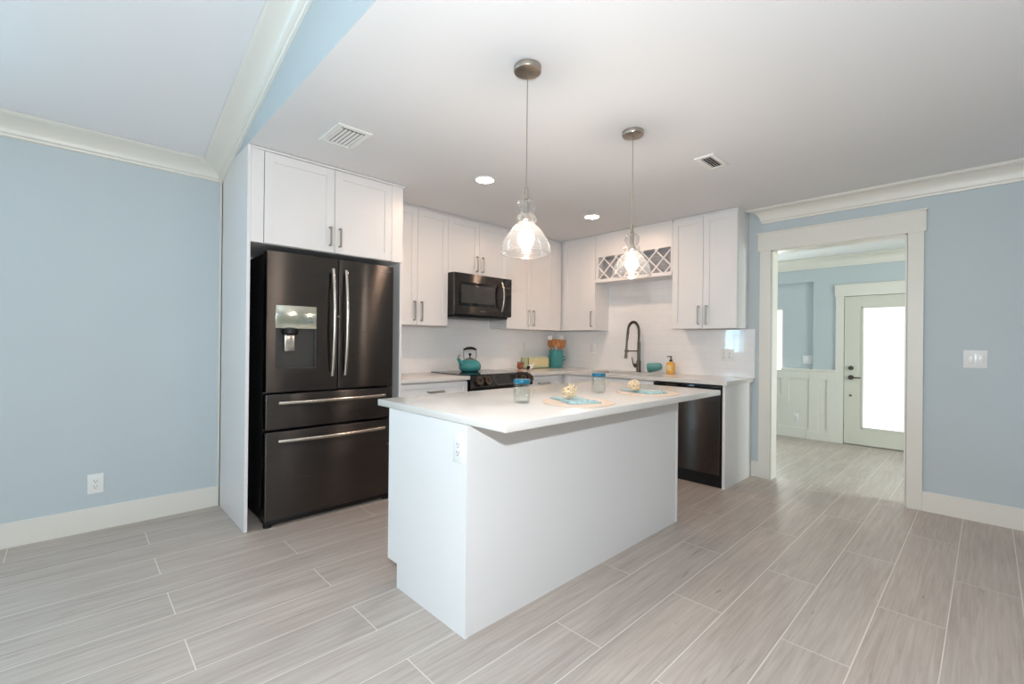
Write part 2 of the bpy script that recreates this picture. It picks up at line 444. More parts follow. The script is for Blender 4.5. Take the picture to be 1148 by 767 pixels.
# crown mouldings
def crown_profile(U, V):
    """(out, down) points of a cove crown from the wall foot to the ceiling lip."""
    p = [(0.0, V), (0.10 * U, V), (0.13 * U, V * 0.93), (0.13 * U, V * 0.86), (0.20 * U, V * 0.83), (0.22 * U, V * 0.76)]
    for i in range(1, 9):
        a = i / 9.0 * PI / 2
        p.append((0.22 * U + (0.90 - 0.22) * U * (1 - math.cos(a)), 0.76 * V - (0.76 - 0.16) * V * math.sin(a)))
    p += [(0.90 * U, 0.16 * V), (0.93 * U, 0.12 * V), (U, 0.10 * V), (U, 0.0), (0.0, 0.0)]
    return p
b = NB()
CU, CV = 0.142, 0.079
prof = crown_profile(CU, CV)
ztop = lambda y: zl(y) - 0.002
sweep(b, [[Vector((XF, 0.03 - u, ztop(0.03 - u) - v)) for u, v in prof], [Vector((-3.80 - u, 0.03 - u, ztop(0.03 - u) - v)) for u, v in prof]])
struct('trim_1', b, M_trim, True)
b = NB()
sweep(b, [[Vector((-3.80 - u, 0.03 - u, ztop(0.03 - u) - v)) for u, v in prof], [Vector((-3.80 - u, YB, ztop(YB) - v)) for u, v in prof]])
struct('trim_2', b, M_trim, True)
b = NB()
prof = crown_profile(0.108, 0.125)
sweep(b, [[Vector((-u, -2.467 + 1.17 * u, HC - .001 - v)) for u, v in prof], [Vector((-u, YB, HC - .001 - v)) for u, v in prof]])
struct('trim_3', b, M_trim, True)
b = NB()
prof = crown_profile(0.11, 0.145)
sweep(b, [[Vector((XE - u, -0.6, HC - .001 - v)) for u, v in prof], [Vector((XE - u, -6.0, HC - .001 - v)) for u, v in prof]])
struct('trim_4', b, M_trim, True)

# baseboards
BH = 0.146
b = NB(); box(b, XF, -3.802, 0.014, 0.03, 0, BH, 0.002); struct('baseboard_left', b, M_trim)
b = NB(); box(b, -0.016, 0.0, YB, -3.572, 0, BH, 0.002); struct('baseboard_right', b, M_trim)
b = NB(); box(b, -0.016, 0.0, -2.441, -2.377, 0, BH, 0.002); struct('baseboard_kitchen', b, M_trim)
b = NB(); box(b, -3.814, -3.8005, 0.014, 0.03, BH, 2.385, .003); struct('trim_9', b, M_trim)

# doorway casing with header
b = NB()
box(b, -0.02, 0.0, -2.531, -2.441, 0, 2.086, 0.002); box(b, -0.02, 0.0, -3.572, -3.480, 0, 2.086, 0.002)
box(b, -0.024, 0.0, -3.584, -2.423, 2.084, 2.240, 0.002); box(b, -0.034, 0.0, -3.590, -2.414, 2.238, 2.252, 0.002)
struct('trim_5', b, M_trim)
b = NB()
box(b, -0.004, 0.134, DY1 - .001, DY1 - .012, 0, DZ); box(b, -0.004, 0.134, DY2 + .001, DY2 + .012, 0, DZ); box(b, -0.004, 0.134, DY2, DY1, DZ - .012, DZ - .001)
struct('trim_6', b, M_trim)

# ---- entry: wainscot, door, window
b = NB()
zb, zt = ZE, 0.86
wx = XE
box(b, wx - .006, wx - .001, -2.45, -0.62, zb, zt)                      # backing
for (y0, y1, z0, z1) in [(-2.45, -0.62, 0.745, zt), (-2.45, -0.62, zb, 0.03), (-2.45, -2.345, zb, zt), (-2.243, -2.13, zb, zt), (-1.87, -1.775, 0.395, zt), (-1.775, -0.95, 0.395, 0.50), (-0.95, -0.86, 0.395, zt)]:
    box(b, wx - (.022 if z1 - z0 > .3 else .0212), wx - .001, y0, y1, z0, z1)
box(b, wx - .034, wx + .04, -2.45, -1.775, zt, zt + .028, 0.003)             # cap rail
struct('trim_7', b, M_trim)
b = NB(); box(b, wx - .03, wx - .006, -2.452, -2.1, zb, 0.0, 0.002); struct('baseboard_entry', b, M_trim)
b = NB()
box(b, wx - .024, wx - .001, -2.532, -2.440, ZE, 1.905, 0.002); box(b, wx - .024, wx - .001, -3.56, -3.458, ZE, 1.905, 0.002)
box(b, wx - .028, wx - .001, -3.57, -2.427, 1.903, 2.052, 0.002); box(b, wx - .038, wx - .001, -3.578, -2.419, 2.05, 2.066, 0.002)
struct('trim_8', b, M_trim)

d1 = bpy.data.objects.new('door_1', None); COL.objects.link(d1); d1.location = (XE + .03, -2.99, ZE); d1['kind'] = 'structure'
MW[d1.name] = Matrix.Translation(Vector((XE + .03, -2.99, ZE)))
b = NB(); wall_panel(b, 'y', XE + .008, XE + .052, -3.455, -2.536, ZE + .012, 1.90, [(-3.245, -2.744, 0.132, 1.734)]); obj('door_slab', b, M_door, d1, False)
b = NB()
for (y0, y1, z0, z1) in [(-3.265, -3.245, .112, 1.754), (-2.744, -2.724, .112, 1.754), (-3.265, -2.724, .112, .132), (-3.265, -2.724, 1.734, 1.754)]:
    box(b, XE + .000, XE + .060, y0, y1, z0, z1, 0.003)
obj('glazing_frame', b, M_door, d1, False)
b = NB(); box(b, XE + .027, XE + .033, -3.246, -2.743, .131, 1.735); obj('door_glass', b, M_lit_pane, d1, False)
b = NB(); cyl(b, (XE + .01, -2.612, 0.925), (XE - .015, -2.612, 0.925), .031, .028); cyl(b, (XE - .015, -2.612, .925), (XE - .03, -2.612, .925), .017, .015)
obj('deadbolt', b, M_gunmetal, d1)
b = NB(); cyl(b, (XE + .01, -2.612, 0.797), (XE - .008, -2.612, 0.797), .033, .031); cyl(b, (XE - .008, -2.612, .797), (XE - .05, -2.612, .797), .012)
tube(b, [(XE - .048, -2.606, .797), (XE - .05, -2.65, .795), (XE - .048, -2.70, .797), (XE - .046, -2.73, .80)], [.011, .010, .009, .008])
obj('lever_handle', b, M_gunmetal, d1)
b = NB(); cyl(b, (XE + .01, -2.612, .552), (XE - .006, -2.612, .552), .013); obj('door_stop_pin', b, M_gunmetal, d1)

def window(name, plane, lo, hi, z0, z1, muntins, at, frame=0.04, pane=None):
    """A window as structure: frame with muntins and one pane. plane 'x' = wall across x."""
    w = bpy.data.objects.new(name, None); COL.objects.link(w); w['kind'] = 'structure'
    MW[w.name] = Matrix.Identity(4)
    def bb(bm, u0, u1, za, zb_, d0, d1, bev=.002):
        if plane == 'x': box(bm, at + d0, at + d1, u0, u1, za, zb_, bev)
        else: box(bm, u0, u1, at + d0, at + d1, za, zb_, bev)
    b = NB()
    bb(b, lo, lo + frame, z0, z1, -.03, .03); bb(b, hi - frame, hi, z0, z1, -.03, .03)
    bb(b, lo, hi, z0, z0 + frame, -.03, .03); bb(b, lo, hi, z1 - frame, z1, -.03, .03)
    nu, nz = muntins
    for i in range(1, nu): c = lo + (hi - lo) * i / nu; bb(b, c - .011, c + .011, z0, z1, -.018, .018)
    for i in range(1, nz): c = z0 + (z1 - z0) * i / nz; bb(b, lo, hi, c - .011, c + .011, -.018, .018)
    obj('window_frame', b, M_trim, w, False)
    b = NB(); bb(b, lo + .01, hi - .01, z0 + .01, z1 - .01, -.004, .004, 0); obj('window_pane', b, pane or M_glass, w, False)
window('window_1', 'x', -1.772, -0.95, 0.504, 1.776, (1, 1), XE + .10, 0.02, M_lit_pane)
window('window_2', 'y', -6.75, -5.55, 1.02, 2.28, (2, 3), 0.055)
window('window_3', 'x', -4.7, -1.3, 0.3, 2.3, (4, 2), XF - .07)
window('window_4', 'y', -5.2, -0.8, 0.05, 2.25, (4, 1), YB - .07)
window('added_window_5', 'y', 0.36, 1.48, 0.5, 2.1, (2, 2), -6.06)  # unseen window, added and placed for the light it gives the entry

# ---- backsplash tile
b = NB(); box(b, -2.70, -0.010, -0.010, -0.001, 0.914, 1.52); struct('wall_backsplash_range', b, M_tile)
b = NB(); box(b, -0.010, -0.001, -2.404, -0.001, 0.914, 1.372); box(b, -0.010, -0.001, -1.728, -0.785, 1.372, 1.915)
struct('wall_backsplash_sink', b, M_tile)

# ------------------------------------------------------------------ cabinetry
def shaker(bm, x0, x1, z0, z1, yf, t=0.020, rail=0.058, dep=0.008):
    box(bm, x0, x1, yf + dep, yf + t, z0, z1)
    for a in [(x0, x0 + rail, z0, z1), (x1 - rail, x1, z0, z1), (x0 + rail, x1 - rail, z0, z0 + rail), (x0 + rail, x1 - rail, z1 - rail, z1)]:
        box(bm, a[0], a[1], yf, yf + dep + .001, a[2], a[3], 0.0008, 1)

def pull_v(bm, x, y, z0, z1, w=0.0065):
    box(bm, x - w, x + w, y - .034, y - .025, z0, z1, .0012, 1)
    box(bm, x - w, x + w, y - .030, y + .001, z0, z0 + .011, .001, 1); box(bm, x - w, x + w, y - .030, y + .001, z1 - .011, z1, .001, 1)
def pull_h(bm, x0, x1, y, z, w=0.0065):
    box(bm, x0, x1, y - .034, y - .025, z - w, z + w, .0012, 1)
    box(bm, x0, x0 + .011, y - .030, y + .001, z - w, z + w, .001, 1); box(bm, x1 - .011, x1, y - .030, y + .001, z - w, z + w, .001, 1)

def upper_cabinet(label, loc, rot, w, z0, z1, doors, pulls, depth=0.288, carc=None, zdoor0=None, scribe=True):
    t = thing('wall_cabinet', label, 'cabinet', loc, rot, 'white shaker wall cabinets')
    b = NB(); box(b, 0.0005, w - .0005, -(depth - .0215), -.0015, z0, z1)
    if scribe: box(b, 0.0005, w - .0005, -(depth - .012), -.05, z1, HC - .002)
    obj('body', b, M_cab, t, False, True)
    for (a, c), p in zip(doors, pulls):
        b = NB(); shaker(b, a + .0016, c - .0016, z0 + .001, z1 - .012, -depth); d = obj('door', b, M_cab, t, False, True)
        if p is not None:
            b = NB(); pull_v(b, p, -depth, z0 + .038, z0 + .215) if z1 - z0 > .7 else pull_v(b, p, -depth, z0 + .040, z0 + .195)
            obj('handle', b, M_nickel, d, False, True)
    return t
UB, UT = 1.375, 2.452
upper_cabinet('white two-door wall cabinet between the fridge and the microwave', (-2.668, 0, 0), 0, .689, UB, UT, [(.0, .349), (.349, .689)], [.312, .388])
upper_cabinet('short white two-door wall cabinet directly above the microwave', (-1.979, 0, 0), 0, .779, 1.899, UT, [(0, .39), (.39, .779)], [.352, .430])
t = upper_cabinet('white two-door wall cabinet right of the microwave, above the green box', (-1.20, 0, 0), 0, .912, UB, UT, [(0, .376), (.376, .775)], [.338, .414])
b = NB(); box(b, .777, .912, -.284, -.26, UB, UT - .012); obj('filler_strip', b, M_cab, t, False, True)
NR = -PI / 2
t = upper_cabinet('white single-door wall cabinet in the corner left of the wine rack', (0, -0.012, 0), NR, .778, UB, UT, [(.306, .778)], [.738])
upper_cabinet('white two-door wall cabinet right of the sink, beside the doorway', (0, -1.722, 0), NR, .618, UB, UT, [(0, .309), (.309, .618)], [.271, .347])

# wine rack between the two cabinets over the sink
t = thing('wine_rack', 'white wine rack with diagonal lattice above the sink', 'wine rack', (0, -0.792, 0), NR)
RW = .928
b = NB(); box(b, .001, RW - .001, -.283, -.005, 2.200, HC - .004); obj('fascia', b, M_cab, t, False, True)
b = NB(); box(b, .001, RW - .001, -.296, -.012, 1.912, 1.950, .002); obj('shelf', b, M_cab, t, False, True)
b = NB(); box(b, .001, .036, -.283, -.012, 1.950, 2.200); obj('side_stile', b, M_cab, t, False, True)
b = NB(); box(b, RW - .020, RW - .001, -.283, -.012, 1.950, 2.200); obj('side_stile', b, M_cab, t, False, True)
b = NB(); box(b, .036, RW - .020, -.20, -.19, 1.950, 2.200); obj('back_panel', b, M_rackback, t, False, True, 'mottled grey back panel')
b = NB()
lx0, lx1, lz0, lz1 = .036, RW - .020, 1.950, 2.200
def clip_line(px, pz, dx, dz):
    ts = []
    for (lo, hi, p, d) in ((lx0, lx1, px, dx), (lz0, lz1, pz, dz)):
        a, c = (lo - p) / d, (hi - p) / d
        ts.append((min(a, c), max(a, c)))
    t0 = max(x[0] for x in ts); t1 = min(x[1] for x in ts)
    return (t0, t1) if t1 - t0 > .02 else None
for sgn, yo in ((1, -.278), (-1, -.2705)):
    k = -3
    while k < 12:
        px = lx0 + .012 + .160 * k; r = clip_line(px, lz0, 1.0, 1.03 * sgn) if sgn > 0 else clip_line(px + .04, lz1, 1.0, -1.03)
        pz = lz0 if sgn > 0 else lz1
        px2 = px if sgn > 0 else px + .04
        if r:
            a = Vector((px2 + r[0], yo, pz + r[0] * 1.03 * sgn)); c = Vector((px2 + r[1], yo, pz + r[1] * 1.03 * sgn))
            d = (c - a).normalized(); nrm = Vector((-d.z, 0, d.x)) * .0068; th = Vector((0, .006, 0))
            ring = lambda p: [p + nrm - th, p - nrm - th, p - nrm + th, p + nrm + th]
            sweep(b, [ring(a), ring(c)])
        k += 1
obj('lattice', b, M_cab, t, False, True)

# tall fridge panels and the cabinet over the fridge
b = NB(); box(b, -3.80, -3.780, -0.657, 0.028, 0, HC - .002, .001, 1); solo('tall_end_panel', b, M_cab, (-3.79, -.3, 0), 'tall white end panel standing on the left side of the fridge', 'cabinet panel', smooth=False)
b = NB(); box(b, -2.712, -2.690, -0.655, -.002, 0, 1.846, .001, 1); solo('tall_end_panel', b, M_cab, (-2.70, -.3, 0), 'tall white end panel between fridge and left base cabinet', 'cabinet panel', smooth=False)
t = thing('fridge_cabinet', 'deep white two-door cabinet above the black fridge', 'cabinet', (-3.779, 0, 0), 0)
FW = 1.089
b = NB(); box(b, .0, FW, -.634, -.002, 1.850, 2.452); box(b, .0, FW, -.640, -.05, 2.452, HC - .003); box(b, .0, FW + .014, -.662, -.640, 2.450, HC - .003, .002)
obj('body', b, M_cab, t, False, True)
b = NB(); box(b, .0, .074, -.655, -.634, 1.850, 2.449, .001, 1); obj('filler_strip', b, M_cab, t, False, True)
b = NB(); shaker(b, .078, .536, 1.852, 2.446, -.657); d = obj('door', b, M_cab, t, False, True)
b = NB(); pull_v(b, .503, -.657, 1.895, 2.030); obj('handle', b, M_nickel, d, False, True)
b = NB(); shaker(b, .540, .990, 1.852, 2.446, -.657); d = obj('door', b, M_cab, t, False, True)
b = NB(); pull_v(b, .573, -.657, 1.895, 2.030); obj('handle', b, M_nickel, d, False, True)
b = NB(); box(b, .993, FW, -.655, -.634, 1.850, 2.449, .001, 1); obj('filler_strip', b, M_cab, t, False, True)

# base cabinets
def base_cabinet(label, loc, rot, w, drawers, doors, depth=.625, body_x=None, cutout=None):
    t = thing('base_cabinet', label, 'cabinet', loc, rot, 'white shaker base cabinets')
    b = NB(); x0, x1 = body_x or (.001, w - .001)
    if cutout:
        box(b, x0, x1, -(depth - .022), -.003, .10, .60); box(b, x0, x1, -(depth - .022), -(depth - .04), .60, .879); box(b, x0, x0 + .02, -(depth - .022), -.003, .60, .879); box(b, x1 - .02, x1, -(depth - .022), -.003, .60, .879)
    else:
        box(b, x0, x1, -(depth - .022), -.003, .10, .879)
    obj('body', b, M_cab, t, False, True)
    b = NB(); box(b, x0, x1, -(depth - .075), -.01, 0, .0995); obj('toe_kick', b, M_cab, t, False, True)
    for (a, c, p) in drawers:
        b = NB(); shaker(b, a + .0016, c - .0016, .715, .868, -depth, rail=.04); d = obj('drawer', b, M_cab, t, False, True)
        if p: b = NB(); pull_h(b, p - .082, p + .082, -depth, .796); obj('handle', b, M_nickel, d, False, True)
    for (a, c, p) in doors:
        b = NB(); shaker(b, a + .0016, c - .0016, .112, .711, -depth); d = obj('door', b, M_cab, t, False, True)
        if p: b = NB(); pull_v(b, p, -depth, .51, .67); obj('handle', b, M_nickel, d, False, True)
    return t
base_cabinet('white base cabinet with a wide drawer between fridge and range', (-2.688, 0, 0), 0, .696, [(0, .696, .345)], [(0, .348, .31), (.348, .696, .386)])
base_cabinet('white base cabinet with a drawer right of the range', (-1.212, 0, 0), 0, .580, [(.0, .500, .245)], [(0, .500, .45)])
base_cabinet('white sink base cabinet left of the dishwasher', (0, -0.002, 0), NR, 1.715, [(.66, 1.715, None)], [(.66, 1.187, 1.15), (1.187, 1.715, 1.225)], body_x=(.003, 1.713), cutout=True)
b = NB(); box(b, -.620, -.002, -2.376, -2.352, 0, .879, .001, 1); solo('base_end_panel', b, M_cab, (-.31, -2.364, 0), 'white base end panel right of the dishwasher', 'cabinet panel', smooth=False)

# worktops
b = NB(); box(b, -2.689, -1.979, -.648, -.011, .880, .914, .003); solo('worktop', b, M_quartz, (-2.33, -.33, .88), 'short white quartz worktop between the fridge and the range', 'worktop')
b = NB()
SY0, SY1, SX0, SX1 = -1.60, -0.90, -.545, -.155
box(b, -1.213, -.648, -.648, -.011, .880, .914)
for (x0, x1, y0, y1) in [(-.648, SX0, -2.398, -.011), (SX1, -.011, -2.398, -.011), (SX0, SX1, -2.398, SY0), (SX0, SX1, SY1, -.011)]:
    box(b, x0, x1, y0, y1, .880, .914)
bmesh.ops.remove_doubles(b, verts=b.verts[:], dist=1e-5)
solo('worktop', b, M_quartz, (-.33, -1.0, .88), 'L-shaped white quartz worktop running past the sink to the doorway', 'worktop', smooth=False)
t = thing('sink', 'undermount sink set in the worktop below the wine rack', 'sink', (-.35, -1.25, .70))
b = NB()
box(b, SX0, SX1, SY0, SY1, .68, .685)
for a in [(SX0 - .004, SX0, SY0, SY1), (SX1, SX1 + .004, SY0, SY1), (SX0, SX1, SY0 - .004, SY0), (SX0, SX1, SY1, SY1 + .004)]: box(b, a[0], a[1], a[2], a[3], .68, .8795)
obj('basin', b, M_steel, t, False)
b = NB(); lathe(b, [(.0, .688), (.036, .688), (.042, .6855)], (-.35, -1.25, 0), 24); obj('drain', b, M_nickel, t)

# ------------------------------------------------------------------ island
IX0, IX1, IYF, IYB = -3.418, -1.572, -2.428, -1.788
t = thing('kitchen_island', 'white island cabinet standing in the middle of the kitchen floor', 'island', (-2.5, -2.1, 0))
b = NB(); box(b, IX0 + .019, IX1 - .019, IYF + .012, IYB - .022, .1155, .879); obj('body', b, M_cab, t, False)
b = NB(); box(b, IX0 + .019, IX1 - .019, IYF + .012, -1.879, 0, .115); obj('toe_kick', b, M_cab, t, False)
b = NB(); box(b, IX0 + .019, IX1 - .019, IYF + .004, IYF + .0118, 0, .879); obj('back_panel', b, M_cab, t, False)
def isl_end(x0, x1):
    b = NB(); prism(b, [(IYF, 0), (-1.879, 0), (-1.879, .1165), (IYB, .1165), (IYB, .879), (IYF, .879)], lambda y, z: Vector((x0, y, z)), lambda y, z: Vector((x1, y, z)))
    return b
e1 = obj('end_panel', isl_end(IX0, IX0 + .019), M_cab, t, False); obj('end_panel', isl_end(IX1 - .019, IX1), M_cab, t, False)
b = NB(); tube(b, [(-3.400, IYB - .002, .690), (-3.402, IYB + .03, .690), (-3.404, IYB + .042, .692)], [.006, .005, .006]); obj('black_peg', b, M_dark, t, label='small black peg on the back edge')
wds = [(IX0 + .021, -2.95), (-2.95, -2.495), (-2.495, -2.04), (-2.04, IX1 - .021)]
for (x0, x1) in wds:      # kitchen side of the island
    b = NB(); 
    tmp = NB(); shaker(tmp, -x1 + .0016, -x0 - .0016, .715, .868, 0, rail=.04); tmp.transform(Matrix.Translation((0, IYB, 0)) @ Matrix.Rotation(PI, 4, 'Z')); d = obj('drawer', tmp, M_cab, t, False)
    tmp = NB(); c = -(x0 + x1) / 2; pull_h(tmp, c - .08, c + .08, 0, .79); tmp.transform(Matrix.Translation((0, IYB, 0)) @ Matrix.Rotation(PI, 4, 'Z')); obj('handle', tmp, M_nickel, d, False)
    tmp = NB(); shaker(tmp, -x1 + .0016, -x0 - .0016, .119, .711, 0); tmp.transform(Matrix.Translation((0, IYB, 0)) @ Matrix.Rotation(PI, 4, 'Z')); d = obj('door', tmp, M_cab, t, False)
    tmp = NB(); pull_v(tmp, -x1 + .04, 0, .51, .67); tmp.transform(Matrix.Translation((0, IYB, 0)) @ Matrix.Rotation(PI, 4, 'Z')); obj('handle', tmp, M_nickel, d, False)
b = NB(); box(b, -3.4150, -1.424, -2.6557, -1.658, .880, .914, .003); solo('island_worktop', b, M_quartz, (-2.42, -2.157, .88), 'large white quartz worktop overhanging the island', 'worktop')

# ------------------------------------------------------------------ outlets and switches
def plate(name, label, cat, loc, rot, w, h, kind, gangs=1, group=None):
    """Local: plate lies on y=0 facing -y."""
    t = thing(name, label, cat, loc, rot, group)
    b = NB(); box(b, -w / 2, w / 2, -.006, -.0005, -h / 2, h / 2, .0025); obj('cover_plate', b, M_plate, t, True, True)
    for g in range(gangs):
        c = (g - (gangs - 1) / 2) * .046
        if kind == 'outlet':
            b = NB(); box(b, c - .017, c + .017, -.0085, -.0055, -.034, .034, .002); r = obj('receptacle', b, M_plate, t, True, True)
            b = NB()
            for zc in (.017, -.017):
                box(b, c - .008, c - .0055, -.0092, -.008, zc - .003, zc + .007); box(b, c + .0055, c + .008, -.0092, -.008, zc - .003, zc + .006); cyl(b, (c, -.0092, zc - .010), (c, -.008, zc - .010), .003, seg=10)
            obj('slots', b, M_slot, r, False, True)
        else:
            b = NB(); vs = box(b, c - .0165, c + .0165, -.0095, -.0055, -.033, .033, .002)
            obj('rocker', b, M_plate, t, True, True)
    return t
plate('power_outlet', 'white power outlet low on the blue wall left of the fridge', 'outlet', (-4.476, 0.03, .296), 0, .078, .124, 'outlet')
plate('power_outlet', 'white power outlet on the left end panel of the island', 'outlet', (IX0, -2.378, .776), NR, .078, .120, 'outlet')
plate('power_outlet', 'white outlet on the tiles right of the sink, under the cabinet', 'outlet', (-.010, -2.155, 1.122), NR, .118, .118, 'outlet', 2)
plate('light_switch', 'white switch on the tiles between the corner and the faucet', 'switch', (-.010, -.560, 1.165), NR, .074, .118, 'switch')
plate('power_outlet', 'white outlet on the tiles behind the green box', 'outlet', (-.66, -.010, 1.165), 0, .074, .118, 'outlet')
plate('light_switch', 'white wide switch plate on the blue-grey wall right of the doorway', 'switch', (0, -3.845, 1.138), NR, .122, .126, 'switch', 2)
plate('light_switch', 'white wide switch plate on the entry wall left of the glazed door', 'switch', (XE + .05, -2.09, 1.02), NR, .122, .118, 'switch', 2)
plate('power_outlet', 'white outlet low in the entry wainscot left of the door', 'outlet', (XE - .006, -1.965, .172), NR, .074, .118, 'outlet')

# ------------------------------------------------------------------ refrigerator
t = thing('refrigerator', 'black stainless four-door refrigerator with water dispenser in its alcove', 'refrigerator', (-3.243, -.35, 0))
FX0, FX1, FY = -3.693, -2.792, -.700
b = NB(); box(b, FX0 + .003, FX1 - .003, -.618, -.03, .045, 1.778, .004); obj('body', b, M_fridge_side, t)
b = NB(); box(b, FX0 + .02, FX0 + .10, -.64, -.10, 1.779, 1.803, .006); box(b, FX1 - .10, FX1 - .02, -.64, -.10, 1.779, 1.803, .006); box(b, FX0 + .1, FX1 - .1, -.60, -.54, 1.779, 1.795, .004); obj('hinge_cover', b, M_dark, t)
def fdoor(x0, x1, z0, z1, hole=None):
    b = NB()
    if hole is None:
        box(b, x0, x1, FY, -.622, z0, z1, .006, 3)
    else:
        hx0, hx1, hz0, hz1 = hole
        wall_panel(b, 'x', FY, -.655, x0, x1, z0, z1, [hole]); box(b, x0, x1, -.655, -.622, z0, z1)
        bmesh.ops.remove_doubles(b, verts=b.verts[:], dist=1e-5)
    return b
xs = -3.227
HZ = (-3.640, -3.379, 1.030, 1.452)
dl = obj('door', fdoor(FX0, xs - .004, .882, 1.800, HZ), M_black_steel, t, True)
dr = obj('door', fdoor(xs + .004, FX1, .882, 1.800), M_black_steel, t, True)
d1_ = obj('drawer', fdoor(FX0, FX1, .638, .868), M_black_steel, t, True)
d2_ = obj('drawer', fdoor(FX0, FX1, .050, .622), M_black_steel, t, True)
def vbar(x):
    b = NB(); pts = []
    for i in range(15):
        s = i / 14.0; pts.append((x, FY - .022 - .034 * math.sin(PI * s) ** 0.8, .975 + s * .752))
    rings = []
    for p in pts:
        rings.append([Vector((p[0] + .011 * math.cos(a), p[1] + .009 * math.sin(a), p[2])) for a in [2 * PI * k / 12 for k in range(12)]])
    sweep(b, rings)
    for z in (.99, 1.712): box(b, x - .009, x + .009, FY - .026, FY + .002, z - .011, z + .011, .003)
    return b
def hbar(z):
    b = NB(); rings = []
    for i in range(19):
        s = i / 18.0; x = -3.622 + s * .757; y = FY - .022 - .036 * math.sin(PI * s) ** 0.8
        rings.append([Vector((x, y + .009 * math.sin(a), z + .012 * math.cos(a))) for a in [2 * PI * k / 12 for k in range(12)]])
    sweep(b, rings)
    for x in (-3.608, -2.879): box(b, x - .012, x + .012, FY - .026, FY + .002, z - .010, z + .010, .003)
    return b
obj('handle', vbar(-3.273), M_steel, dl, label='bowed steel handle'); obj('handle', vbar(-3.181), M_steel, dr, label='bowed steel handle')
obj('handle', hbar(.812), M_steel, d1_, label='bowed steel handle'); obj('handle', hbar(.563), M_steel, d2_, label='bowed steel handle')
# dispenser in the left door
b = NB(); box(b, -3.640, -3.379, FY - .004, -.66, 1.300, 1.452, .003)
obj('control_panel', b, M_dispense, dl, label='pale mirror-like control panel')
b = NB()
box(b, -3.640, -3.379, -.662, -.656, 1.030, 1.300); box(b, -3.640, -3.634, FY + .002, -.656, 1.030, 1.300); box(b, -3.385, -3.379, FY + .002, -.656, 1.030, 1.300); box(b, -3.640, -3.379, FY - .003, -.656, 1.030, 1.040)
obj('dispenser_recess', b, M_recess, dl, False)
b = NB(); lathe(b, [(.0, 1.298), (.052, 1.298), (.050, 1.268), (.040, 1.258), (.0, 1.258)], (-3.545, -.682, 0), 20); obj('spout', b, M_dark, dl)
b = NB(); box(b, -3.582, -3.520, -.700, -.690, 1.150, 1.262, .004); obj('paddle', b, M_steel, dl, label='bright steel paddle')
b = NB()
b.free()
for k in range(3):
    b = NB(); box(b, -3.425, -3.402, FY - .0048, FY - .0035, 1.345 + k * .028, 1.349 + k * .028); obj('button_mark', b, M_slot, dl, False)
fm = Matrix.Translation((-2.860, FY - .0005, 1.757)) @ Matrix.Rotation(PI / 2, 4, 'X')
text_mesh('brand_lettering', 'SAMSUNG', .0185, fm, M_grey_text, dr)
b = NB()
for k in range(7): box(b, FX0 + .0022, FX0 + .004, -.592, -.566, .120 + k * .018, .130 + k * .018)
obj('side_grille', b, M_slot, t, False)
for x in (FX0 + .03, FX1 - .03):
    b = NB(); lathe(b, [(0, 0), (.026, 0), (.026, .016), (.016, .022), (.016, .030), (0, .030)], (x, -.655, 0), 20); obj('foot', b, M_dark, t)
b = NB(); box(b, FX0 + .008, FX1 - .008, -.682, -.56, .0185, .0475, .004); obj('kick_grille', b, M_dark, t)
b = NB(); cyl(b, (-3.227, -.66, 1.395), (-3.227, -.712, 1.395), .006, seg=12); obj('door_sensor', b, M_nickel, dr)

# ------------------------------------------------------------------ range
t = thing('range_cooker', 'black slide-in range with glass cooktop under the microwave', 'range', (-1.596, -.33, 0))
RX0, RX1 = -1.977, -1.215
b = NB(); box(b, RX0, RX1, -.62, -.02, .02, .898); obj('body', b, M_fridge_side, t, False)
b = NB(); box(b, RX0 - .004, RX1 + .004, -.632, -.014, .9152, .9222, .002); obj('cooktop', b, M_gloss_black, t, False)
for (x, y, r) in [(-1.80, -.44, .10), (-1.39, -.44, .115), (-1.80, -.18, .075), (-1.39, -.18, .09)]:
    b = NB(); lathe(b, [(r, .9224), (r - .003, .9226), (r - .006, .9224)], (x, y, 0), 40); obj('burner_ring', b, M_slot, t)
b = NB(); prism(b, [(-.628, .916), (-.668, .912), (-.706, .812), (-.700, .800), (-.621, .800), (-.621, .916)], lambda y, z: Vector((RX0, y, z)), lambda y, z: Vector((RX1, y, z)))
cp = obj('control_panel', b, M_gloss_black, t, False)
# slanted touch field outline
pn = Vector((0, -.1, .038)).normalized(); nrm = Vector((0, -.934, .357)).normalized()
up = Vector((0, .357, .934)).normalized()
pc = Vector((0, -.688, .861))
def onp(x, s, o=0.0): return Vector((x, 0, 0)) + pc + up * s + nrm * o
b = NB(); tube(b, [onp(-1.735, .045, .001), onp(-1.700, -.040, .001), onp(-1.440, -.040, .001), onp(-1.415, .045, .001)], .0016, 6); obj('display_outline', b, M_grey_text, cp)
for x in (-1.915, -1.815, -1.350, -1.255):
    b = NB()
    def kr(a): return 1.0 + .05 * math.cos(18 * a)
    q = nrm.to_track_quat('Z', 'Y').to_matrix().to_4x4()
    lathe(b, [(.040, 0), (.041, .022), (.037, .030), (.0, .031)], onp(x, .0, .0), 72, q, False, kr)
    box(b, x - .004, x + .004, onp(x, 0).y - .036, onp(x, 0).y - .028, .85, .895)
    obj('knob', b, M_knob, cp, label='ribbed dark metal knob')
b = NB(); box(b, RX0 + .004, RX1 - .004, -.664, -.6205, .19, .79, .004); od = obj('oven_door', b, M_black_steel, t)
b = NB(); box(b, RX0 + .09, RX1 - .09, -.667, -.662, .30, .66, .003); obj('oven_window', b, M_gloss_black, od)
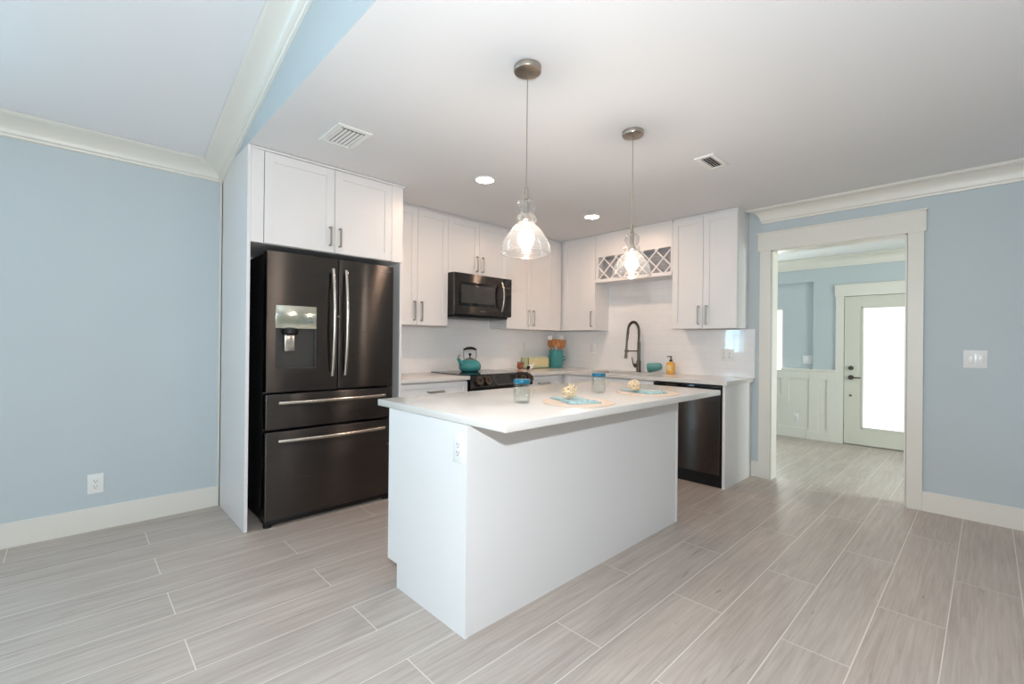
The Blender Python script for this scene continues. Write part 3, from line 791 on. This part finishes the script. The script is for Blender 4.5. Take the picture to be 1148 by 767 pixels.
b = NB(); tube(b, [(RX0 + .05, -.705, .735), (RX1 - .05, -.705, .735)], .011, 12); cyl(b, (RX0 + .08, -.705, .735), (RX0 + .08, -.662, .735), .009); cyl(b, (RX1 - .08, -.705, .735), (RX1 - .08, -.662, .735), .009); obj('oven_handle', b, M_steel, od)
b = NB(); box(b, RX0 + .004, RX1 - .004, -.660, -.6205, .03, .18, .004); obj('warming_drawer', b, M_black_steel, t)
b = NB()
rings = []
for (y, z) in [(-.688, .52), (-.689, .62), (-.690, .735), (-.694, .752), (-.705, .758), (-.716, .752), (-.7215, .735), (-.724, .62), (-.727, .50)]:
    rings.append([Vector((-1.60 + .19 * k / 8, y + .004 * math.sin(k * 2.1 + z * 9), z)) for k in range(9)])
vr = [[b.verts.new(p) for p in r] for r in rings]
for i in range(len(vr) - 1):
    for j in range(8): b.faces.new((vr[i][j], vr[i][j + 1], vr[i + 1][j + 1], vr[i + 1][j]))
bmesh.ops.solidify(b, geom=b.faces[:], thickness=.003)
solo('dish_towel', b, M_towel, (-1.5, -.705, .76), 'pale aqua dish towel hanging on the oven handle', 'towel')

# ------------------------------------------------------------------ microwave
t = thing('microwave', 'black stainless over-the-range microwave under the short wall cabinet', 'microwave', (-1.60, -.2, 1.48))
MX0, MX1, MF, MZ0, MZ1 = -1.977, -1.222, -.390, 1.487, 1.894
b = NB(); box(b, MX0, MX1, MF + .024, -.012, MZ0, MZ1, .003); obj('body', b, M_fridge_side, t)
b = NB(); box(b, MX0, -1.345, MF, MF + .0235, MZ0 + .004, MZ1 - .002, .004, 3); md = obj('door', b, M_black_steel, t)
b = NB(); box(b, MX0 + .055, -1.425, MF - .0025, MF + .002, MZ0 + .088, MZ1 - .085, .002); mw_ = obj('door_window', b, M_gloss_black, md)
b = NB(); box(b, MX0 + .083, -1.462, MF - .0035, MF - .002, MZ0 + .118, MZ1 - .115, .001); obj('window_screen', b, M_mw_glass, md)
b = NB(); rings = []
for i in range(13):
    s = i / 12.0; z = MZ0 + .055 + s * (MZ1 - MZ0 - .10); y = MF - .012 - .034 * math.sin(PI * s) ** .8
    rings.append([Vector((-1.375 + .010 * math.cos(a), y + .008 * math.sin(a), z)) for a in [2 * PI * k / 12 for k in range(12)]])
sweep(b, rings)
for z in (MZ0 + .066, MZ1 - .056): box(b, -1.383, -1.367, MF - .018, MF + .002, z - .010, z + .010, .002)
obj('handle', b, M_steel, md, label='bowed steel handle')
b = NB(); box(b, -1.342, MX1, MF + .001, MF + .0235, MZ0 + .004, MZ1 - .002, .004, 3); mp_ = obj('control_panel', b, M_gloss_black, t)
b = NB(); box(b, -1.315, -1.245, MF - .0005, MF + .0015, MZ1 - .110, MZ1 - .085); obj('display', b, M_mw_glass, mp_, False)
b = NB(); box(b, MX0 + .03, MX1 - .03, -.36, -.04, MZ0 - .022, MZ0 - .0005, .006); obj('vent_base', b, M_dark, t)
text_mesh('brand_lettering', 'SAMSUNG', .0165, Matrix.Translation((-1.62, MF - .0006, MZ0 + .043)) @ Matrix.Rotation(PI / 2, 4, 'X'), M_grey_text, md)

# ------------------------------------------------------------------ dishwasher
t = thing('dishwasher', 'black stainless dishwasher built in right of the sink', 'dishwasher', (-.3, -2.035, 0))
DY0, DY1w = -2.350, -1.722
b = NB(); box(b, -.590, -.03, DY0 + .002, DY1w - .002, .02, .872); obj('body', b, M_dark, t, False)
b = NB(); box(b, -.610, -.5905, DY0 + .001, DY1w - .001, .10, .876); obj('surround', b, M_dark, t, False)
b = NB(); box(b, -.634, -.6105, DY0 + .014, DY1w - .012, .112, .828, .004, 3); dd = obj('door', b, M_black_steel, t)
b = NB(); box(b, -.634, -.6105, DY0 + .004, DY1w - .002, .836, .868, .003); cpn = obj('control_strip', b, M_gloss_black, t)
b = NB(); box(b, -.626, -.6105, DY0 + .014, DY1w - .012, .8285, .8355); obj('handle_pocket', b, M_dark, t, False)
b = NB(); box(b, -.600, -.05, DY0 + .002, DY1w - .002, 0, .098); obj('toe_kick', b, M_dark, t, False)

# ------------------------------------------------------------------ pendant lamps
PZ = HC
t = thing('pendant_lamp', 'nearer pendant lamp with clear glass bell shade above the island', 'pendant lamp', (-3.118, -2.46, PZ), 0, 'glass pendants over the island')
b = NB(); lathe(b, [(0, -.0005), (.062, -.0005), (.062, -.020), (.060, -.024), (.055, -.026), (0, -.0265)], (0, 0, 0), 40); obj('canopy', b, M_nickel, t, True, True)
b = NB(); cyl(b, (0, 0, -.026), (0, 0, -.555), .0022, seg=8); obj('cord', b, M_nickel, t, True, True)
b = NB(); lathe(b, [(0, -.545), (.0075, -.545), (.0085, -.585), (.012, -.590), (.012, -.600), (0, -.601)], (0, 0, 0), 20)
lathe(b, [(0, -.603), (.010, -.603), (.012, -.66), (.019, -.668), (.021, -.70), (.019, -.705), (0, -.706)], (0, 0, 0), 20); obj('socket', b, M_nickel, t, True, True)
b = NB()
prof = [(.013, -.597), (.030, -.603), (.040, -.617), (.0425, -.634), (.039, -.650), (.031, -.661), (.029, -.666), (.036, -.671), (.045, -.680), (.047, -.688), (.044, -.697), (.036, -.703),
        (.040, -.711), (.052, -.722), (.068, -.738), (.085, -.762), (.098, -.786), (.106, -.808), (.110, -.828), (.1105, -.845)]
lathe(b, prof, (0, 0, 0), 56)
tube(b, [(.1105 * math.cos(2 * PI * k / 56), .1105 * math.sin(2 * PI * k / 56), -.845) for k in range(56)], .0022, 6, True)
obj('glass_shade', b, M_shade, t, True, True)
b = NB(); lathe(b, [(.012, -.706), (.013, -.722), (.020, -.735), (.031, -.750), (.037, -.770), (.036, -.788), (.028, -.804), (.014, -.814), (.001, -.817)], (0, 0, 0), 28, None, True); bo = obj('bulb', b, M_bulb, t, True, True, 'glowing filament bulb')
pl = bpy.data.lights.new('pendant_bulb_light', 'POINT'); pl.energy = PEND_W; pl.color = PEND_C; pl.shadow_soft_size = .02
po = bpy.data.objects.new('pendant_bulb_light', pl); COL.objects.link(po); po.parent = t; po.location = (0, 0, -.77)
copy_tree(t, (-2.226, -2.455, PZ), 'farther pendant lamp with clear glass bell shade in front of the wine rack')

# downlights
t = thing('downlight', 'lit recessed downlight in the ceiling in front of the microwave', 'downlight', (-2.325, -1.231, HC), 0, 'recessed downlights')
b = NB(); lathe(b, [(.066, -.0005), (.086, -.0005), (.086, -.004), (.080, -.007), (.068, -.007), (.064, -.004)], (0, 0, 0), 48); obj('trim_ring', b, M_plate, t, True, True)
b = NB(); lathe(b, [(.066, -.0042), (.0, -.0042)], (0, 0, 0), 48); lathe(b, [(.066, -.0035), (.0, -.0035)], (0, 0, 0), 48); obj('lens', b, M_downlight, t, True, True, 'glowing lens')
copy_tree(t, (-.925, -1.206, HC), 'lit recessed downlight in the ceiling nearest the kitchen corner')

# ceiling vents
def vent(label, x0, x1, y0, y1, along, n, loc):
    t = thing('ceiling_vent', label, 'vent', loc, 0, 'white ceiling vents')
    z = HC; fr = .030
    b = NB()
    for a in [(x0, x0 + fr, y0, y1), (x1 - fr, x1, y0, y1), (x0 + fr, x1 - fr, y0, y0 + fr), (x0 + fr, x1 - fr, y1 - fr, y1)]: box(b, a[0], a[1], a[2], a[3], z - .010, z - .0006, .002)
    obj('frame', b, M_plate, t, False)
    b = NB(); box(b, x0 + fr, x1 - fr, y0 + fr, y1 - fr, z - .0022, z - .0006); obj('duct_opening', b, M_vent_dark, t, False)
    for k in range(n):
        b = NB()
        if along == 'y':
            c = x0 + fr + (x1 - x0 - 2 * fr) * (k + .5) / n; w = (x1 - x0 - 2 * fr) / n * .34
            prism(b, [(c - w, z - .0060), (c + w, z - .0085), (c + w, z - .0073), (c - w, z - .0048)], lambda a, q: Vector((a, y0 + fr + .016, q)), lambda a, q: Vector((a, y1 - fr, q)))
        else:
            c = y0 + fr + (y1 - y0 - 2 * fr) * (k + .5) / n; w = (y1 - y0 - 2 * fr) / n * .30
            prism(b, [(c - w, z - .010), (c + w, z - .004), (c + w, z - .0028), (c - w, z - .0088)], lambda a, q: Vector((x0 + fr, a, q)), lambda a, q: Vector((x1 - fr, a, q)))
        obj('louvre', b, M_plate, t, False)
vent('larger white ceiling vent in front of the fridge cabinet', -3.508, -3.300, -1.341, -1.036, 'y', 6, (-3.4, -1.19, HC))
vent('narrow white ceiling vent right of the farther pendant lamp', -1.600, -1.335, -2.665, -2.535, 'x', 4, (-1.47, -2.6, HC))

# ------------------------------------------------------------------ things on the range and back worktops
# kettle
KX, KY, KZ = -1.640, -.215, .9228
t = thing('kettle', 'teal enamel kettle with black handle on the cooktop', 'kettle', (KX, KY, KZ))
b = NB(); lathe(b, [(0, 0), (.082, 0), (.100, .010), (.112, .030), (.115, .052), (.110, .076), (.096, .098), (.074, .113), (.052, .120), (.046, .122), (0, .122)], (KX, KY, KZ), 40); kb = obj('body', b, M_teal, t)
b = NB(); lathe(b, [(.050, .1205), (.050, .127), (.036, .136), (.014, .141), (0, .142)], (KX, KY, KZ), 28); lid = obj('lid', b, M_nickel, t, label='steel lid')
b = NB(); lathe(b, [(0, .141), (.007, .142), (.007, .160), (.015, .168), (.016, .178), (.010, .185), (0, .186)], (KX, KY, KZ), 16); obj('knob', b, M_dark, lid)
b = NB(); tube(b, [(KX - .085, KY, KZ + .070), (KX - .115, KY, KZ + .092), (KX - .140, KY, KZ + .118), (KX - .150, KY, KZ + .135)], [.030, .022, .016, .015], 14); sp = obj('spout', b, M_teal, t)
b = NB(); tube(b, [(KX - .148, KY, KZ + .135), (KX - .145, KY, KZ + .155), (KX - .125, KY, KZ + .172)], [.013, .011, .005], 10); obj('whistle_flap', b, M_nickel, sp)
b = NB()
for s in (-1, 1): tube(b, [(KX + s * .070, KY, KZ + .110), (KX + s * .086, KY, KZ + .160), (KX + s * .086, KY, KZ + .205), (KX + s * .068, KY, KZ + .232)], .004, 8)
hb = obj('handle_bracket', b, M_nickel, t)
b = NB(); tube(b, [(KX - .082, KY, KZ + .224), (KX - .045, KY, KZ + .236), (KX, KY, KZ + .240), (KX + .045, KY, KZ + .236), (KX + .082, KY, KZ + .224)], [.008, .013, .015, .013, .008], 12); obj('handle_grip', b, M_dark, t)

# utensil crock with wooden utensils
QX, QY, QZ = -.185, -.130, .9145
t = thing('utensil_crock', 'teal crock holding wooden utensils in the worktop corner', 'crock', (QX, QY, QZ))
b = NB(); lathe(b, [(0, .002), (0, 0), (.078, 0), (.082, .006), (.082, .018), (.085, .024), (.086, .205), (.090, .210), (.090, .222), (.080, .222), (.078, .012), (0, .012)], (QX, QY, QZ), 40); obj('body', b, M_teal, t)
dirx = Vector((.7213, -.6925, 0))
for s in (-1, 1):
    b = NB(); c = Vector((QX, QY, QZ + .115)) + dirx * (.086 * s)
    tube(b, [c + Vector((0, 0, .028)), c + dirx * (.020 * s) + Vector((0, 0, .020)), c + dirx * (.024 * s), c + dirx * (.020 * s) + Vector((0, 0, -.014)), c + Vector((0, 0, -.022))], .008, 8); obj('lug_handle', b, M_teal, t)
diry = Vector((.6925, .7213, 0))
def utensil(name, label, cat, off, depth, lean, h, kind, m):
    base = Vector((QX, QY, QZ + .016)) + dirx * off * .45 + diry * depth * .4
    d = (dirx * lean + diry * depth * .5 + Vector((0, 0, 1))).normalized()
    side = (dirx - d * dirx.dot(d)).normalized(); nn = d.cross(side)
    t = thing(name, label, cat, tuple(base), 0, 'utensils in the teal crock')
    L = h
    b = NB(); tube(b, [base, base + d * (L * .62), base + d * (L * .72)], [.006, .006, .007], 8); obj('handle', b, m[0], t)
    b = NB(); hc = base + d * (L * .84)
    if kind == 'spoon':
        q = Matrix((side, nn, d)).transposed()
        ellipsoid(b, hc, .030, .009, L * .15, 18, 12, q)
    elif kind == 'slot':
        a0 = base + d * (L * .66); 
        ring = lambda p, w: [p + side * w + nn * .004, p - side * w + nn * .004, p - side * w - nn * .004, p + side * w - nn * .004]
        sweep(b, [ring(a0, .008), ring(a0 + d * (L * .08), .026), ring(a0 + d * (L * .33), .032)])
    else:
        ring = lambda p, w, q: [p + side * w + nn * q, p - side * w + nn * q, p - side * w - nn * q, p + side * w - nn * q]
        a0 = base + d * (L * .72)
        sweep(b, [ring(a0, .008, .006), ring(a0 + d * .02, .026, .004), ring(a0 + d * .085, .029, .0025)])
    obj('head', b, m[1], t)
    return t
utensil('wooden_spoon', 'wooden spoon leaning left in the teal crock', 'spoon', -.055, -.02, -.20, .345, 'spoon', (M_wood, M_wood))
utensil('wooden_spoon', 'upright wooden spoon, tallest one in the teal crock', 'spoon', -.026, -.05, -.09, .355, 'spoon', (M_wood, M_wood))
utensil('wooden_turner', 'flat wooden turner at the middle of the teal crock', 'turner', .020, -.05, .04, .345, 'slot', (M_wood, M_wood))
utensil('wooden_turner', 'flat wooden turner leaning right in the teal crock', 'turner', .056, -.03, .20, .340, 'slot', (M_wood, M_wood))
utensil('spatula', 'spatula with clear white blade at the left of the crock', 'spatula', -.050, .05, -.16, .42, 'blade', (M_wood, M_white_glaze))
utensil('spatula', 'spatula with clear white blade at the right of the crock', 'spatula', .058, .05, .12, .42, 'blade', (M_wood, M_white_glaze))

# pale green box against the tiles
t = thing('storage_box', 'pale green wooden box with yellow front on the worktop left of the crock', 'box', (-.545, -.105, .9145))
b = NB(); x0, x1, y0, y1 = -.725, -.360, -.165, -.045
box(b, x0, x1, y0, y1, .9145, .924, .001)
for a in [(x0, x1, y0, y0 + .010), (x0, x1, y1 - .010, y1), (x0, x0 + .010, y0, y1), (x1 - .010, x1, y0, y1)]: box(b, a[0], a[1], a[2], a[3], .9145, 1.045, .001)
obj('body', b, M_crate, t, False)
b = NB(); box(b, x0 + .018, x1 - .018, y0 - .003, y0 - .0003, .945, 1.030, .001); obj('front_panel', b, M_crate_mat, t, False, label='butter yellow front panel')
b = NB(); box(b, x0 + .006, x1 - .006, y0 + .006, y1 - .006, 1.0455, 1.052, .001); obj('lid', b, M_crate, t, False)

# two small ornaments in front of the box
t = thing('counter_ornament', 'small russet and brown ornament left of the pale green box', 'ornament', (-.845, -.150, .9145))
b = NB(); ellipsoid(b, (-.845, -.150, .9145 + .036), .046, .030, .036); obj('body', b, M_russet, t)
b = NB(); ellipsoid(b, (-.875, -.155, .9145 + .068), .020, .018, .022); tube(b, [(-.89, -.157, .985), (-.905, -.160, .980)], [.007, .001], 8); obj('head', b, M_russet, t)
b = NB(); tube(b, [(-.815, -.150, .955), (-.795, -.148, .985), (-.79, -.147, 1.0)], [.020, .013, .004], 10); obj('tail', b, M_russet, t)
t = thing('counter_ornament', 'small white and black ornament in front of the pale green box', 'ornament', (-.765, -.235, .9145))
b = NB(); ellipsoid(b, (-.765, -.235, .9145 + .030), .044, .028, .030); obj('body', b, M_white_glaze, t)
b = NB(); ellipsoid(b, (-.800, -.240, .9145 + .024), .020, .020, .022); obj('head', b, M_dark, t, label='black head')
b = NB(); tube(b, [(-.735, -.235, .952), (-.712, -.235, .975), (-.705, -.235, .990)], [.018, .012, .004], 10); obj('tail', b, M_white_glaze, t)

# faucet
FXp, FYp = -.100, -1.246
t = thing('kitchen_faucet', 'tall gunmetal spring-neck faucet behind the sink', 'faucet', (FXp, FYp, .9143))
b = NB(); lathe(b, [(0, 0), (.030, 0), (.030, .006), (.024, .010), (.024, .120), (.021, .124), (.017, .128), (.017, .330), (0, .331)], (FXp, FYp, .9143), 24); obj('column', b, M_gunmetal, t)
arch = []
for i in range(25):
    a = PI * i / 24.0
    arch.append(Vector((FXp - .085 + .085 * math.cos(a), FYp + .016 * (1 - math.cos(a)), 1.245 + .105 + .110 * math.sin(a))))
path = [Vector((FXp, FYp, 1.24)), Vector((FXp, FYp, 1.30))] + arch + [Vector((FXp - .172, FYp + .034, 1.32))]
b = NB(); tube(b, path, .0075, 10); obj('hose', b, M_gunmetal, t)
# spring coil round the hose
b = NB(); sp_pts = []
cum = [0.0]
for i in range(1, len(path)): cum.append(cum[-1] + (path[i] - path[i - 1]).length)
L = cum[-1]; turns = 40; N = turns * 10
prevu = None
for k in range(N + 1):
    s = L * k / N; i = 0
    while i < len(path) - 2 and cum[i + 1] < s: i += 1
    f = (s - cum[i]) / (cum[i + 1] - cum[i]); p = path[i].lerp(path[i + 1], f); tg = (path[i + 1] - path[i]).normalized()
    u = Vector((0, 1, 0)); u = (u - tg * u.dot(tg)).normalized(); w = tg.cross(u); a = 2 * PI * turns * s / L
    sp_pts.append(p + (u * math.cos(a) + w * math.sin(a)) * .0135)
tube(b, sp_pts, .0028, 5); obj('spring_coil', b, M_gunmetal, t)
b = NB(); e = path[-1]
tube(b, [e + Vector((0, 0, .03)), e, e + Vector((-.012, .004, -.09)), e + Vector((-.018, .006, -.20)), e + Vector((-.022, .008, -.255))], [.012, .013, .010, .014, .017], 14)
obj('spray_head', b, M_gunmetal, t)
b = NB(); cyl(b, (FXp, FYp, 1.145), (FXp - .175, FYp + .037, 1.145), .006, seg=10); lathe(b, [(.018, -.012), (.021, -.012), (.021, .012), (.018, .012)], (FXp - .184, FYp + .039, 1.145), 18); obj('docking_arm', b, M_gunmetal, t)
b = NB(); cyl(b, (FXp, FYp, .985), (FXp - .010, FYp + .050, .985), .022, .022, 18); tube(b, [(FXp - .012, FYp + .056, .985), (FXp - .02, FYp + .064, 1.03), (FXp - .024, FYp + .07, 1.075)], [.008, .006, .005], 10); obj('side_lever', b, M_gunmetal, t)

# sponge holder: teal cup lying on its side
ax = Vector((.12, -.97, .16)).normalized(); c0 = Vector((-.120, -1.375, .9145 + .052))
q = ax.to_track_quat('Z', 'Y').to_matrix().to_4x4()
b = NB(); lathe(b, [(.044, .006), (.050, 0), (.052, .004), (.047, .060), (.042, .110), (.034, .138), (.026, .146), (0, .147), (0, .143), (.030, .135), (.043, .06), (.044, .006)], c0, 32, q)
zmin = min(v.co.z for v in b.verts)
for v in b.verts: v.co.z += .9147 - zmin
solo('sponge_cup', b, M_teal_pale, (-.12, -1.44, .915), 'teal ceramic cup lying on its side between faucet and soap', 'cup')

# soap bottle
BX, BY, BZ = -.098, -1.620, .9145
t = thing('soap_bottle', 'amber hand soap bottle with black pump right of the faucet', 'bottle', (BX, BY, BZ))
b = NB(); 
def sq(a):
    c, s_ = abs(math.cos(a)), abs(math.sin(a)); return 1.0 / ((c ** 5 + s_ ** 5) ** .2)
lathe(b, [(0, 0), (.032, 0), (.036, .005), (.037, .100), (.033, .114), (.018, .124), (.013, .128), (0, .128)], (BX, BY, BZ), 48, None, False, sq); obj('body', b, M_amber, t)
b = NB(); box(b, BX - .0385, BX - .0372, BY - .022, BY + .022, BZ + .035, BZ + .092); obj('paper_label', b, M_label, t, False)
b = NB(); lathe(b, [(0, .128), (.016, .128), (.016, .146), (.007, .150), (.006, .172), (.012, .175), (.012, .184), (0, .186)], (BX, BY, BZ), 20); tube(b, [(BX, BY, BZ + .180), (BX - .018, BY + .026, BZ + .180), (BX - .022, BY + .032, BZ + .172)], [.006, .005, .004], 8); obj('pump', b, M_dark, t)

# ------------------------------------------------------------------ things on the island
IZ = .9143
def rag(a): return 1.0 + .018 * math.sin(5 * a + 1) + .012 * math.sin(9 * a)
def placemat(label, x, y, rx, ry, rot):
    b = NB(); q = Matrix.Rotation(rot, 4, 'Z') @ Matrix.Diagonal((rx, ry, 1, 1))
    lathe(b, [(0, 0), (.985, 0), (1.0, .0015), (.985, .004), (.94, .0035), (0, .0035)], (x, y, IZ), 72, q, False, rag)
    return solo('placemat', b, M_mat, (x, y, IZ), label, 'placemat', 'round placemats on the island')
p1 = placemat('nearer round beige woven placemat on the island', -2.700, -2.440, .190, .185, .3)
p2 = p1.copy(); COL.objects.link(p2); p2.location = (-1.985, -2.425, IZ); p2.rotation_euler = (0, 0, 2.2); p2['label'] = 'farther round beige woven placemat on the island'
def napkin(label, x, y, w, l, rot):
    """Folded cloth: stacked soft layers with a ruffled near end."""
    b = NB(); z = IZ + .0042; R = Matrix.Rotation(rot, 4, 'Z')
    for k, (dw, dl, off) in enumerate([(0, 0, 0), (-.006, -.012, .004), (-.012, -.026, .008)]):
        nx, ny = 12, 20; zb0 = z + k * .0034; top = []; bot = []
        for j in range(ny + 1):
            rt = []; rb = []
            for i in range(nx + 1):
                u = i / nx - .5; v = j / ny - .5
                fx = .005 * max(0, (-v - .25)) * 4 * math.sin(26 * u + k * 1.7)
                xx = u * (w + dw) + .004 * math.sin(9 * v + k); yy = v * (l + dl) + off + fx
                zz = .0028 * (1 - (2 * abs(u)) ** 6) * (1 - (2 * abs(v)) ** 8) + .0008 * math.sin(40 * u + 13 * v + k) + max(0, -v - .34) * .035 * (1 + math.sin(30 * u + k))
                rt.append(Vector((x, y, 0)) + R @ Vector((xx, yy, zb0 + .0012 + zz))); rb.append(Vector((x, y, 0)) + R @ Vector((xx, yy, zb0)))
            top.append([b.verts.new(p) for p in rt]); bot.append([b.verts.new(p) for p in rb])
        for j in range(ny):
            for i in range(nx):
                b.faces.new((top[j][i], top[j][i + 1], top[j + 1][i + 1], top[j + 1][i])); b.faces.new((bot[j][i], bot[j + 1][i], bot[j + 1][i + 1], bot[j][i + 1]))
        for j in range(ny):
            b.faces.new((top[j][0], top[j + 1][0], bot[j + 1][0], bot[j][0])); b.faces.new((top[j][nx], bot[j][nx], bot[j + 1][nx], top[j + 1][nx]))
        for i in range(nx):
            b.faces.new((top[0][i], bot[0][i], bot[0][i + 1], top[0][i + 1])); b.faces.new((top[ny][i], top[ny][i + 1], bot[ny][i + 1], bot[ny][i]))
    return solo('napkin', b, M_napkin, (x, y, IZ + .004), label, 'napkin', 'aqua napkins on the placemats')
napkin('folded aqua napkin with ruffled end on the nearer placemat', -2.685, -2.400, .165, .270, -.46)
napkin('folded aqua napkin lying on the farther placemat', -1.995, -2.400, .155, .255, -.26)
def vine_ball(label, c, r, n, sprig, seed):
    rng = random.Random(seed); b = NB()
    for k in range(n):
        ax = Vector((rng.gauss(0, 1), rng.gauss(0, 1), rng.gauss(0, 1))).normalized()
        u = ax.orthogonal().normalized(); w = ax.cross(u); ph = rng.random() * 6; rr = r * rng.uniform(.80, .96); off = rng.uniform(-.35, .35) * r
        rad = math.sqrt(max(rr * rr - off * off, 1e-6))
        pts = []
        for i in range(22):
            a = 2 * PI * i / 22
            q = rad * (1 + .09 * math.sin(3 * a + ph)); p = (u * math.cos(a) + w * math.sin(a)) * q + ax * (off + .08 * r * math.sin(5 * a + ph))
            pts.append(Vector(c) + Vector((p.x, p.y, p.z * .9)))
        tube(b, pts, r * .075, 6, True)
    if sprig:
        for k in range(16):
            d = Vector((rng.uniform(-.3, 1.0), rng.uniform(-1.0, .2), rng.uniform(.3, 1.0))).normalized()
            p0 = Vector(c) + d * r * .8; p1 = p0 + d * r * rng.uniform(.3, .65) + Vector((0, 0, .006))
            tube(b, [p0, (p0 + p1) / 2 + Vector((.003, -.002, 0)), p1], [r * .10, r * .08, r * .05], 6)
    zmin = min(v.co.z for v in b.verts); dz = c[2] - r - zmin
    for v in b.verts: v.co.z += dz
    return solo('vine_ball', b, M_vine, (c[0], c[1], c[2] - r), label, 'ornament', 'cream vine ornaments on the napkins')
NZ = IZ + .0042 + .0112
vine_ball('cream branching ornament with raised sprigs on the nearer napkin', (-2.715, -2.390, NZ + .036), .036, 13, True, 3)
vine_ball('round cream vine ball on the farther napkin', (-2.065, -2.385, NZ + .037), .038, 14, False, 5)

# glass jars with blue lids
JX, JY = -2.935, -2.262
t = thing('glass_jar', 'ribbed glass jar with blue lid nearest the front of the island', 'jar', (JX, JY, IZ), 0, 'blue-lidded jars on the island')
b = NB()
def rib(a): return 1.0 + .025 * math.cos(12 * a)
lathe(b, [(0, .001), (.034, .001), (.040, .005), (.042, .014), (.042, .088), (.039, .098), (.037, .104)], (0, 0, 0), 72, None, False, rib)
lathe(b, [(.034, .104), (.036, .096), (.0385, .088), (.0385, .016), (.034, .008), (0, .008)], (0, 0, 0), 72, None, False, rib); jb = obj('body', b, M_jar, t, True, True)
b = NB(); lathe(b, [(.0375, .101), (.0415, .101), (.0425, .104), (.0425, .117), (.040, .121), (.034, .1215), (0, .1215), (0, .118), (.0375, .118)], (0, 0, 0), 40); obj('lid', b, M_lid, t, True, True, 'blue metal lid')
b = NB(); dx = Vector((.7213, -.6925, 0))
tube(b, [dx * .040 + Vector((0, 0, .084)), dx * .054 + Vector((0, 0, .086)), dx * .062 + Vector((0, 0, .070)), dx * .062 + Vector((0, 0, .048)), dx * .054 + Vector((0, 0, .030)), dx * .040 + Vector((0, 0, .030))], .0042, 8); obj('handle', b, M_jar, t, True, True)
copy_tree(t, (-2.205, -2.215, IZ), 'ribbed glass jar with blue lid standing between the two placemats')
